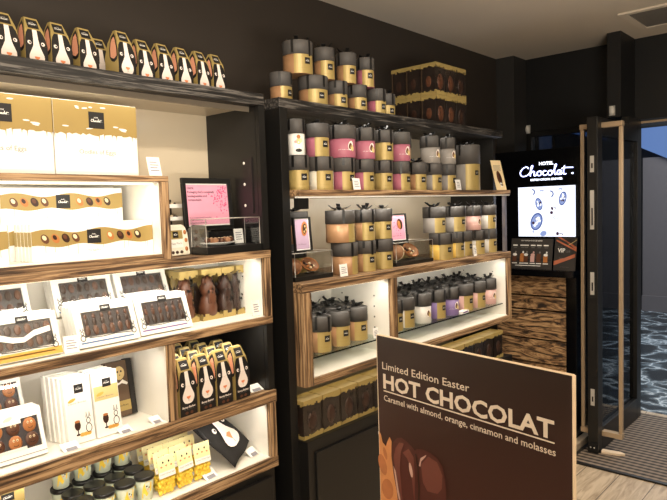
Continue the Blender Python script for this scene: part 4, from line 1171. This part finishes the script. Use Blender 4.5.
def eggcase(short, label, x0, x1, z, warm):
    t = thing('open_egg_case', label, 'display case', ((x0+x1)/2, 1.775, z))
    w = (x1-x0)/2
    part('base', MB().box(-w,w,0,.12,0,.018), 'black', t, .001)
    part('case_shell', MB().box(-w+.002,w-.002,.002,.004,.0185,.112).box(-w+.002,-w+.004,.004,.116,.0185,.112).box(w-.004,w-.002,.004,.116,.0185,.112).box(-w+.002,w-.002,.002,.116,.1125,.1145), 'acrylic', t)
    er = MB().tube([(-w+.002,.002,.1145),(w-.002,.002,.1145),(w-.002,.116,.1145),(-w+.002,.116,.1145)],.0012,6,0,True)
    for sx in (-1,1): er.tube([(sx*(w-.002),.002,.0185),(sx*(w-.002),.002,.1145)],.0012,6)
    part('case_edge', er, 'silver', t)
    half = 'truffle' if warm else 'tan_choc'
    k = .90 if w < .14 else 1.10
    cx = -w*(.50 if w < .14 else .47)
    o = thing('half_egg', 'closed chocolate egg in the clear case %s' % short, 'chocolate egg', ((x0+x1)/2+cx, 1.838, z+.0215+.0375*k))
    o.rotation_euler = (0, .35, .2)
    part('shell', MB().ell((0,0,0),(.048*k,.034*k,.036*k),0,18,10), half, o)
    part('seam', MB().tube([(.010+.0*a, .0345*k*cos(a*pi/10), .0365*k*sin(a*pi/10)) for a in range(20)],.0016,6,0,True), 'praline' if warm else 'caramel', o)
    cx2 = w*(.40 if w < .14 else .36)
    o = thing('half_egg', 'open chocolate half egg of small chocolates in case %s' % short, 'chocolate egg', ((x0+x1)/2+cx2, 1.846, z+.0225+.038*k))
    o.rotation_euler = (1.0, .15, -.1)
    n = 22; m = MB(); prof = [(.001,-.03),(.018,-.026),(.030,-.014),(.036,.0),(.033,.001),(.026,-.012),(.014,-.021),(.001,-.023)]
    m.lathe([(r*k*1.02, zz*k) for r, zz in prof], n, sx=1.45)
    part('shell', m, half, o)
    rm = MB().tube([(.0345*1.48*k*cos(2*pi*a/24), .0345*k*sin(2*pi*a/24), .001) for a in range(24)], .0028, 6, 0, True)
    part('rim', rm, 'caramel', o)
    fl = MB(); rnd = random.Random(3)
    for q in range(9): fl.ell((rnd.uniform(-.026,.026)*k, rnd.uniform(-.014,.014)*k, -.008*k),(.008*k,.007*k,.006*k),q % 3,8,5)
    part('filling', fl, ['dchoc','caramel','praline'], o)
    part('inner_support', MB().box(cx2-.025*k,cx2+.025*k,.062,.085,.0183,.0215), 'black', t)
    return t
eggcase('by the lilac picture', 'clear egg case on black base at the near end of the wooden top', 1.738, 1.966, zB, False)
eggcase('under the pink picture', 'clear egg case on black base under the pink framed picture', 2.425, 2.752, zB, True)
def framed(label, x, y, z, w, h, bg, rz=0):
    t = thing('picture_frame', label, 'picture frame', (x, y, z+.0034), rz, None, -radians(4))
    part('frame', MB().box(-w/2,w/2,0,.012,0,.006).box(-w/2,w/2,0,.012,h-.006,h).box(-w/2,-w/2+.006,0,.012,.006,h-.006).box(w/2-.010,w/2,0,.012,.006,h-.006), 'black', t)
    p = MB(); p.rect(-w/2+.006,w/2-.010,.006,h-.006,front(.005,0),1); p.rect(-w/2+.009,w/2-.014,.010,h-.010,front(.005,.0006),0)
    if bg == 'lilac':
        p.ellipse(.012,h*.66,.018,.031,front(.005,.0012),2,16,-.15); p.ellipse(.013,h*.66,.011,.022,front(.005,.0017),3,12,-.15)
        for s in ((.004,.01),(-.002,-.012),(.01,-.004)): p.ellipse(.012+s[0],h*.66+s[1],.004,.005,front(.005,.0022),4,8)
    else:
        p.ellipse(.024,h*.62,.022,.028,front(.005,.0012),3,16,.5); p.ellipse(.018,h*.60,.013,.022,front(.005,.0017),2,12,.3)
        rnd = random.Random(4)
        for k in range(24): p.ellipse(rnd.gauss(-.01,.018),rnd.gauss(h*.5,.02),rnd.uniform(.001,.004),rnd.uniform(.001,.004),front(.005,.0010+.000003*k),5,6)
    p.text('Extra-Thick Easter Egg',-.005,h*.20,w*.45,.0035,front(.005,.0012),3,0,True)
    part('picture', p, [bg,'white','caramel','dchoc','sand','pinkdark'], t)
    part('strut', MB().box(-.01,.01,.0125,.045,0.003,.006).box(-.01,.01,.0125,.016,.006,h*.5), 'black', t)
framed('lilac picture of a chocolate egg in black frame on top of clear egg case', 1.822, 1.80, zB+.1150, .100, .142, 'lilac')
framed('pink picture of a cracked egg in black frame on clear egg case', 2.490, 1.805, zB+.1150, .160, .138, 'pinkpaper')

# lit wooden box: on the glass
zG = .9956
hG = .152
G = 'round gift boxes on the glass shelves'
yG = 1.795
front_l = [(1.895,'copper','gold',.1),(2.030,'copper','gold',0),(2.165,'copper','gold',0)]
for i, (x, c, st, rz) in enumerate(front_l):
    hat(x, yG+.01*i, zG, R_, hG, c, st, 'copper round box, front row of the shorter lit bay, %s from its outer post' % ORD[i], G, rz, i)
for i, x in list(enumerate((1.850,1.965,2.085,2.205)))[1:]:
    hat(x, 1.915, zG, R_, hG, 'copper', 'gold', 'copper round box, shorter lit bay, second row, %s visible from outer post' % ORD[i-1], G, .2*i, (i+1) % 4)
for i, x in list(enumerate((1.850,1.965,2.085,2.205)))[2:]:
    hat(x, 2.018, zG, R_, hG, 'copper', 'gold', 'copper round box, shorter lit bay, back row, %s visible from outer post' % ORD[i-2], G, .3*i, (i+3) % 4)
front_r = [(2.418,'pale','gold',.25),(2.525,'pale','gold',.2),(2.668,'pale','egg',.2),(2.818,'purple','gold',.25),(2.945,'purple','egg',.2),(3.105,'rose','gold',.1),(3.245,'rose','gold',.2),(3.392,'rose','egg',.15)]
nmr = ['pale grey','pale grey','pale grey','lavender','lavender','pale rose','pale rose','pale rose']
for i, (x, c, st, rz) in enumerate(front_r):
    hat(x, yG+(.006*(i % 2)), zG, R_*(1.06 if i == 5 else .98), hG, c, st, '%s round box in the long lit bay, front row, %s from divider' % (nmr[i], ORD[i]), G, rz, i % 4)
cb = ['pale','pale','pale','purple','purple','rose','rose','rose','rose','rose']
nb = {'pale':'pale grey','purple':'lavender','rose':'pale rose'}
for jj, y in ((1, 1.915),(2, 2.018)):
    for i in range(10):
        if i < 1+jj: continue
        x = 2.385 + .1125*i
        hat(x, y, zG, R_, hG, cb[i], 'gold', '%s round box, long lit bay, %s row, %s visible from divider' % (nb[cb[i]], ['','second','back'][jj], ORD[i-1-jj]), G, .2, (i+jj) % 4)
ticket(2.225, 1.752, zG, .036, .045, .1, 'small white ticket on the glass shelf beside the wooden divider')
t = thing('price_ticket', 'flat pale card lying on the glass shelf before the pale rose boxes', 'price ticket', (3.02, 1.752, zG), .1)
part('card', MB().box(-.045,.045,-.006,.03,0,.012), 'ticket', t)
part('ticket_print', MB().rect(-.03,.03,.003,.009,front(-.006,.0007),0), 'violet', t)

# gold windowed boxes under the wooden box
G = 'windowed figure boxes under the wooden box'
for i in range(15):
    x = 1.760+.1145*i
    if x > 3.44: break
    if 6 <= i <= 8: continue
    place(('und', i % 3), figure_maker(.108, .085, .158, 'dchoc', 30+i % 3, 1.15), (x, 1.765, .6762), 0, 'gold windowed figure box on the black ledge, %s' % ((ORD[i] + ' from the near shelving') if i < 12 else ['third last towards the shop door','second last towards the shop door','last towards the shop door'][i-12]), 'figure box', G)

# ================================================================== sign cabinet by the door
CX = 4.0
t = thing('sign_cabinet', 'black cabinet with wooden plank front and illuminated screen by the door', 'cabinet', (4.3, 1.8, 0))
part('carcass', rel(MB().box(CX+.03,4.62,1.505,2.22,.0,1.105), t), 'black_gloss', t, .002)
part('corner_post', rel(MB().box(CX,CX+.029,1.500,1.568,0,1.105), t), 'black_gloss', t, .001)
zs = [.0,.175,.345,.505,.668,.868,.965,1.103]
for a, b in zip(zs[:-1], zs[1:]): part('front_plank', rel(MB().box(CX+.004,CX+.029,1.570,2.20,a+.005,b-.005), t), 'woody', t, .002)
part('counter_top', rel(MB().box(CX-.07,4.62,1.495,2.225,1.106,1.150), t), 'black_gloss', t, .002)
bp_ = part('back_panel', rel(MB().box(4.12,4.30,1.505,2.225,1.151,1.955), t), 'black_gloss', t, .002)
t = thing('lit_screen', 'white lit screen showing blue egg drawings above the plank counter', 'screen', (4.119, 1.745, 1.532))
PY = lambda d: (lambda u, v: (-.006-d, -u, v))      # faces the shop; u runs away from the wall
part('screen_frame', MB().box(-.006,0,-.207,-.200,-.178,.178).box(-.006,0,.200,.207,-.178,.178).box(-.006,0,-.2,.2,-.178,-.171).box(-.006,0,-.2,.2,.171,.178), 'black_gloss', t)
part('screen_face', MB().box(-.006,-.001,-.1995,.1995,-.1705,.1705), 'screen', t)
p = MB()
def egg_pic(cu, cv, ru, rv, rot, m, seed, d=.0008):
    p.ellipse(cu, cv, ru, rv, PY(d), m, 20, rot); p.ellipse(cu, cv, ru*.8, rv*.84, PY(d+.0004), 1, 18, rot)
    rnd = random.Random(seed)
    for k in range(9):
        a = rnd.uniform(0,2*pi); q = rnd.uniform(.1,.6); p.ellipse(cu+ru*q*cos(a), cv+rv*q*sin(a), ru*.24, rv*.17, PY(d+.0008), [4,3,4][k % 3], 8, rnd.random())
egg_pic(-.068,-.068,.042,.062,-.3,0,1); egg_pic(-.050,.052,.024,.043,.25,0,2); egg_pic(.115,.085,.025,.047,-.22,0,3)
for cu, cv, r in ((-.098,.135,.018),(.030,.118,.020)):
    p.band([(cu+r*cos(a*.35-1.2), cv+r*sin(a*.35-1.2)) for a in range(9)], .008, PY(.0008), 0)
for cu, cv in ((-.035,.143),(.095,.150)):
    p.ellipse(cu,cv,.011,.004,PY(.0008),2,8,.4); p.ellipse(cu+.014,cv-.002,.006,.004,PY(.0008),0,8)
p.ellipse(.042,.020,.008,.012,PY(.0008),3,10,.4); p.ellipse(.038,-.008,.011,.011,PY(.0008),3,10); p.band([(.05,.03),(.064,.026),(.068,.014)],.004,PY(.0008),3)
p.band([(.05-.0,-.045),(.07,-.052),(.088,-.044),(.082,-.032),(.06,-.03),(.05,-.045)],.003,PY(.0008),2)
p.band([(-.098,-.138),(-.09,-.128),(-.092,-.146)],.005,PY(.0008),0)
p.ellipse(-.02,-.150,.024,.018,PY(.0008),2,12,.4)
p.ellipse(.078,-.150,.010,.012,PY(.0008),3,10); p.band([(.09,-.152),(.104,-.146),(.114,-.154),(.108,-.162)],.005,PY(.0008),3)
part('screen_picture', p, ['s_blue','s_light','s_light','s_dark','screen'], t)
t = thing('lit_shop_sign', 'glowing white shop name sign on black panel above the lit screen', 'sign', (4.119, 1.738, 1.80))
def SG(d): return lambda u, v: (-.004-d, -u, v)
p = MB(); h_ = MB()
def thick(mbx, drawfn, d0): drawfn(lambda u, v: (-.008-d0, -u, v))
p.text('HOTEL', -.002, .048, .100, .021, SG(.006), 0, .03, True)
part('small_lettering', p, ['sign'], t)
p = MB(); sg = lambda d: (lambda u, v: (-.004-d, -u, -.024+(v+.024)*.80))
script(p, -.192, -.024, .378, sg(.0066), 0, .145, 6); script(p, -.192, -.024, .378, sg(.0044), 1, .22, 6)
part('script_lettering', p, ['sign','signhalo'], t)
p = MB(); p.text('BRITISH COCOA GROWER', -.002, -.056, .222, .0135, SG(.006), 0, .03, True)
part('small_lettering', p, ['sign'], t)
part('letter_backing', MB().box(-.003,0,-.20,.20,-.065,.08), 'black_gloss', t)
# cards on the counter
t = thing('drinks_menu_card', 'dark landscape card with rows of small drinks on the counter', 'menu card', (3.965, 1.795, 1.1514))
rz_ = -pi/2
t.rotation_euler = (-radians(9), 0, rz_)
part('card', MB().box(-.145,.145,0,.004,0,.205), 'cardgrey', t)
p = MB(); F = front(0,.0006); F2 = front(0,.0012)
p.text('HOT CHOCOLATE & ICED DRINKS', 0, .187, .15, .008, F, 0, .02, True)
p.rect(-.14,.14,.060,.066,F,3)
p.rect(-.11,.07,.020,.024,F,0)
for k, u in enumerate((-.115,-.062,-.035,.012,.055,.102)):
    p.rect(u-.017,u+.016,.155,.163,F,0); p.rect(u-.012,u+.012,.142,.1455,F,5)
    p.rect(u-.016,u+.013,.046,.088,F2,[1,2,1,4,1,2][k]); p.ellipse(u,.095,.015,.010,F2,[0,2,0,4,1,0][k],9)
    p.rect(u-.018,u+.018,.034,.040,F,0); p.ellipse(u+.006,.112,.006,.008,F2,[5,0,5,4,5,0][k],8)
part('card_print', p, ['whiteink','choc','caramel','ink','rose','greyink'], t)
part('stand', MB().box(-.12,.12,.0045,.055,.0,.003), 'acrylic', t).rotation_euler = (radians(9),0,0)
t = thing('portrait_card', 'brown grey card reading VIP with rust stripes on the counter', 'card', (3.955, 1.563, 1.1514)); t.rotation_euler = (-radians(9), 0, rz_-.12)
part('card', MB().box(-.075,.075,0,.004,0,.215), 'cardgrey', t)
p = MB()
p.flat([(-.06,.215),(-.035,.215),(.075,.135),(.075,.155)],F,0); p.flat([(-.065,.19),(.075,.125),(.075,.138),(-.065,.20)],front(0,.0009),0); p.band([(.075,.20),(.02,.165)],.004,front(0,.001),3)
p.flat([(-.075,.03),(.07,.088),(.07,.112),(-.075,.05)],F,0); p.flat([(-.075,.045),(.0,.07),(-.01,.08),(-.075,.058)],front(0,.0009),0)
p.text('VIP', -.052, .118, .052, .026, front(0,.0014), 1, .03); p.text('CLUB', .004, .118, .03, .014, front(0,.0014), 2, .0)
p.text('Join our', -.05, .150, .03, .008, front(0,.0014), 2); p.text('Tasting Adventure', -.04, .075, .07, .008, front(0,.0014), 2, 0); p.text('ask in store for details', -.03, .02, .06, .005, front(0,.0014), 2)
part('card_print', p, ['vip_rust','whiteink','greyink','sand'], t)
part('stand', MB().box(-.05,.05,.0045,.055,.0,.003), 'acrylic', t).rotation_euler = (radians(9),0,0)
structure('trim_4', MB().box(3.80,4.87,1.455,1.498,0,.05), 'plinth', .003)

# ================================================================== open glass door
d = structure('door_1', MB().box(3.90,3.985,1.332,1.395,.012,2.105).box(4.705,4.795,1.332,1.395,.012,2.105).box(3.9852,4.7048,1.332,1.395,.012,.16).box(3.9852,4.7048,1.332,1.395,2.0,2.105), 'black', .002)
part('door_glass', MB().box(3.9852,4.7048,1.358,1.370,.1605,1.9995), 'doorglass', d)
for yb, s, nm in ((1.222, -1, 'a'), (1.452, 1, 'b')):
    hd = part('pull_handle', MB().box(3.975,4.003,yb-.011,yb+.011,.14,2.04), 'steel', d, .003)
    y0, y1 = (yb-.012, 1.3315) if s < 0 else (1.3955, yb+.012)
    part('handle_bracket', MB().box(3.965,4.012,y0,y1,2.0405,2.072), 'steel', hd, .002)
    part('handle_bracket', MB().box(3.965,4.012,y0,y1,.108,.1395), 'steel', hd, .002)
for z0, z1 in ((1.77,1.87),(1.42,1.66),(1.015,1.155),(.315,.42)):
    lp = part('lock_plate', MB().box(3.8975,3.8998,1.352,1.376,z0,z1), 'silver', d)
    part('keyhole', MB().box(3.8968,3.8974,1.359,1.368,z0+.025,z0+(z1-z0)*.55), 'ink', lp)
part('floor_bolt', MB().box(3.890,3.8998,1.338,1.388,.02,.075).ell((3.889,1.352,.048),(.002,.005,.005),1).ell((3.889,1.374,.048),(.002,.005,.005),1), ['black','silver'], d)
structure('door_2', MB().box(4.58,4.87,1.355,1.40,2.112,2.165).box(4.84,4.90,1.3955,1.42,0,2.11).box(4.84,4.9,.0,.0001,0,.0001), 'black')
t = thing('door_mat', 'ribbed brown entrance mat running under the open door', 'mat', (4.3, .85, .0))
part('mat_surface', MB().box(-.585,.57,-.65,.58,.0008,.009), 'mat', t)
part('mat_border', MB().box(-.605,-.5855,-.65,.60,.0008,.011).box(-.585,.57,.5805,.60,.0008,.011), 'black', t)
t = thing('door_wedge', 'pale wooden door wedge lying on the mat beside the open door', 'door wedge', (3.955, 1.25, .0095), .15)
part('wedge_body', MB().prism([(-.02,.075),(.022,.075),(.024,-.03),(.002,-.06),(-.018,-.03)], 0, .016, lambda u,v,t_: (u,v,t_)), 'edge', t, .002)
part('rubber_pad', MB().box(-.02,.02,.0755,.079,0,.02), 'ink', t)

# ================================================================== poster board
PW = .587
a_ = radians(-99.798)
PO = Vector((1.337, 1.052, 0)); ZT = 1.2456
t = thing('poster_board', 'tall brown standing board advertising hot chocolate in front of shelving', 'poster board', (PO.x, PO.y, 0), a_)
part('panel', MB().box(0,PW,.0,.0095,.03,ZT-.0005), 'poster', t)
part('panel_edge', MB().box(-.0025,-.0003,0,.010,.03,ZT).box(PW+.0003,PW+.0028,-.0005,.010,.03,ZT).box(0,PW,0,.010,ZT-.0003,ZT+.0014), 'edge', t)
part('foot', MB().box(.06,.12,-.16,.17,0,.0285).box(PW-.12,PW-.06,-.16,.17,0,.0285), 'black', t, .002)
part('screw_cap', MB().ell((-.004,.004,ZT-.475*PW/1.0),(.004,.004,.006)), 'silver', t)
# the printed side faces the camera: local -y
F = front(0,.0008)
U = lambda u: u*PW
Vv = lambda v: ZT + v*PW
p = MB().text('Limited Edition Easter', U(.034), Vv(-.1545), U(.516), .0192, F, 0, .004); part('small_lettering', p, ['posterpink'], t)
p = MB().text('HOT CHOCOLAT', U(.038), Vv(-.2440), U(.893), .0395, F, 0, .030); part('title_lettering', p, ['posterpink'], t)
p = MB().rect(U(.040), U(.932), Vv(-.2605), Vv(-.2550), F, 0); part('rule_line', p, ['posterpink'], t)
p = MB().text('Caramel with almond, orange, cinnamon and molasses', U(.040), Vv(-.3045), U(.896), .0158, F, 0, .006); part('small_lettering', p, ['posterpink'], t)
p = MB(); L = lambda k: front(0, .0008+.0006*k)
vv = lambda l: [(U(x), Vv(y)) for x, y in l]
p.flat(vv([(0,-.462),(.012,-.475),(.022,-.51),(.045,-.525),(.055,-.50),(.072,-.472),(.085,-.49),(.082,-.53),(.10,-.60),(.11,-.70),(.16,-1.0),(0,-1.0)]), L(0), 3)
for q in ((.02,-.62,.028,.05,.3),(.05,-.73,.04,.05,-.2),(.03,-.85,.03,.05,.1),(.04,-.56,.012,.03,.3)): p.ellipse(U(q[0]),Vv(q[1]),U(q[2]),U(q[3]),L(1),4,14,q[4])
p.flat(vv([(.083,-.56),(.085,-.52),(.10,-.485),(.125,-.462),(.155,-.452),(.19,-.462),(.222,-.478),(.25,-.50),(.262,-.55),(.268,-.62),(.27,-.80),(.26,-1.0),(.14,-1.0),(.115,-.72),(.095,-.64)]), L(2), 0)
p.flat(vv([(.225,-.50),(.25,-.478),(.285,-.468),(.33,-.470),(.37,-.482),(.40,-.51),(.415,-.56),(.418,-.64),(.41,-.75),(.405,-1.0),(.25,-1.0),(.24,-.8),(.255,-.66),(.245,-.58)]), L(3), 0)
p.flat(vv([(.10,-.56),(.115,-.51),(.14,-.478),(.17,-.475),(.15,-.52),(.14,-.60),(.15,-.72),(.175,-.9),(.155,-.9),(.125,-.70)]), L(4), 1)
p.flat(vv([(.16,-.52),(.20,-.49),(.23,-.52),(.235,-.60),(.23,-.74),(.22,-.66),(.21,-.58),(.19,-.54)]), L(4), 1)
p.flat(vv([(.275,-.54),(.32,-.49),(.37,-.50),(.40,-.55),(.395,-.61),(.37,-.64),(.31,-.65),(.285,-.62)]), L(4), 1)
p.flat(vv([(.30,-.72),(.36,-.67),(.375,-.72),(.36,-.84),(.35,-1.0),(.31,-1.0)]), L(4), 1)
p.flat(vv([(.098,-.60),(.112,-.62),(.13,-.71),(.155,-.80),(.145,-.80),(.12,-.72)]), L(5), 2)
p.ellipse(U(.212),Vv(-.585),U(.010),U(.034),L(5),2,12,.2)
p.flat(vv([(.262,-.55),(.275,-.51),(.31,-.485),(.305,-.495),(.278,-.525),(.272,-.55)]), L(5), 2)
p.ellipse(U(.345),Vv(-.72),U(.012),U(.036),L(5),2,12,-.1)
p.band(vv([(.245,-.50),(.258,-.56),(.262,-.66),(.25,-.80),(.262,-.98)]), .006, L(6), 5)
part('chocolate_picture', p, ['p_choc','p_choc2','p_choc3','p_cream','p_cream2','dchoc'], t)

# ================================================================== light
def area(name, loc, sx, sy, power, rgb, rot=(0,0,0), spread=None):
    l = bpy.data.lights.new(name, 'AREA'); l.shape = 'RECTANGLE'; l.size = sx; l.size_y = sy; l.energy = power; l.color = rgb
    if spread: l.spread = spread
    o = bpy.data.objects.new(name, l); COL.objects.link(o); o.location = loc; o.rotation_euler = rot; return o
WARM = (1.0, .90, .76); NEUT = (1.0, .94, .83); COOL = (.62, .75, 1.0)
# strips inside the lit boxes (beside the visible strips), shining down and back
def strip(n, x0, x1, y, z, p, c=NEUT, tilt=25): area(n, ((x0+x1)/2, y, z), x1-x0, .012, p, c, (radians(tilt),0,0))
strip('led_upper_box', .32, 1.10, 1.768, 1.691, 1.05)
strip('led_bright_bay', .32, 1.52, 1.778, 1.414, 1.6)
strip('led_lower_bay', .32, 1.06, 1.778, 1.164, 1.0)
strip('led_lowest_bay', .32, 1.52, 1.778, .859, 1.25)
strip('led_under_top', .25, 1.45, 1.812, 1.980, 1.35, NEUT, 10)
strip('led_under_shelf', 1.75, 3.42, 1.74, 1.640, 3.4, NEUT, 42)
strip('led_under_board', 1.75, 3.42, 1.80, 1.985, 1.0, NEUT, 25)
strip('led_dark_bay', 1.15, 1.52, 1.79, 1.166, 1.0, NEUT, 0)
strip('led_glass_short', 1.80, 2.25, 1.735, 1.259, .8)
strip('led_glass_long', 2.38, 3.42, 1.735, 1.259, 1.5)
strip('led_under_wood', 1.76, 3.44, 1.80, .884, .32, (1,.80,.45), 0)
# ceiling downlights of the shop
def spot(loc, tgt, p, ang=70, blend=.7, c=WARM, r=.05):
    l = bpy.data.lights.new('ceiling_spot', 'SPOT'); l.energy = p; l.spot_size = radians(ang); l.spot_blend = blend; l.color = c; l.shadow_soft_size = r
    o = bpy.data.objects.new('ceiling_spot', l); COL.objects.link(o); o.location = loc
    o.rotation_euler = (Vector(tgt)-Vector(loc)).to_track_quat('-Z','Y').to_euler(); return o
spot((.1, .2, 2.70), (.9, 1.9, 1.3), 70, 75)
spot((1.0, .2, 2.70), (1.9, 1.9, 1.25), 62, 75)
spot((2.2, .3, 2.70), (2.9, 1.9, 1.25), 52, 72)
spot((3.3, .3, 2.72), (4.0, 1.0, 0), 130, 90)
# added fill standing in for light from the unseen shop behind the camera
area('fill_behind_camera', (-1.6,-1.2,1.5), 2.2, 1.8, 46, WARM, Vector((1,.9,.05)).to_track_quat('-Z','Y').to_euler())
area('ceiling_fill', (.2,-1.0,1.2), 1.6, 1.2, 240, WARM, (pi,0,0))  # added fill aimed upward to brighten the ceiling, not a shop lamp
area('mall_light', (7.3, 1.0, 3.3), 3, 3, 165, (.90,.95,1.0))
area('screen_glow', (4.09, 1.745, 1.53), .36, .30, 1.2, (.8,.86,1.0), (0, pi/2, 0))
w = bpy.data.worlds.new('shop_air'); SC.world = w; w.use_nodes = True
w.node_tree.nodes['Background'].inputs[0].default_value = (.9,.8,.68,1); w.node_tree.nodes['Background'].inputs[1].default_value = .03

# ================================================================== camera
yaw, pit, rol = radians(41.985), radians(3.863), radians(1.784)
f = Vector((cos(yaw)*cos(pit), sin(yaw)*cos(pit), -sin(pit)))
rt = Vector((sin(yaw), -cos(yaw), 0)); dn = f.cross(rt)
r2 = cos(rol)*rt + sin(rol)*dn; d2 = -sin(rol)*rt + cos(rol)*dn
cd = bpy.data.cameras.new('camera'); cd.sensor_width = 36; cd.lens = 620*36/667; cd.clip_start = .05
co = bpy.data.objects.new('camera', cd); COL.objects.link(co)
mw = Matrix(((r2.x,-d2.x,-f.x,0),(r2.y,-d2.y,-f.y,0),(r2.z,-d2.z,-f.z,1.6),(0,0,0,1)))
co.matrix_world = mw
SC.camera = co
SC.view_settings.view_transform = 'Standard'; SC.view_settings.look = 'None'
SC.view_settings.gamma = 1.0; SC.view_settings.exposure = 0.0; SC.view_settings.use_curve_mapping = False
SC.cycles.use_denoising = True
SC.cycles.max_bounces = 8; SC.cycles.transparent_max_bounces = 16
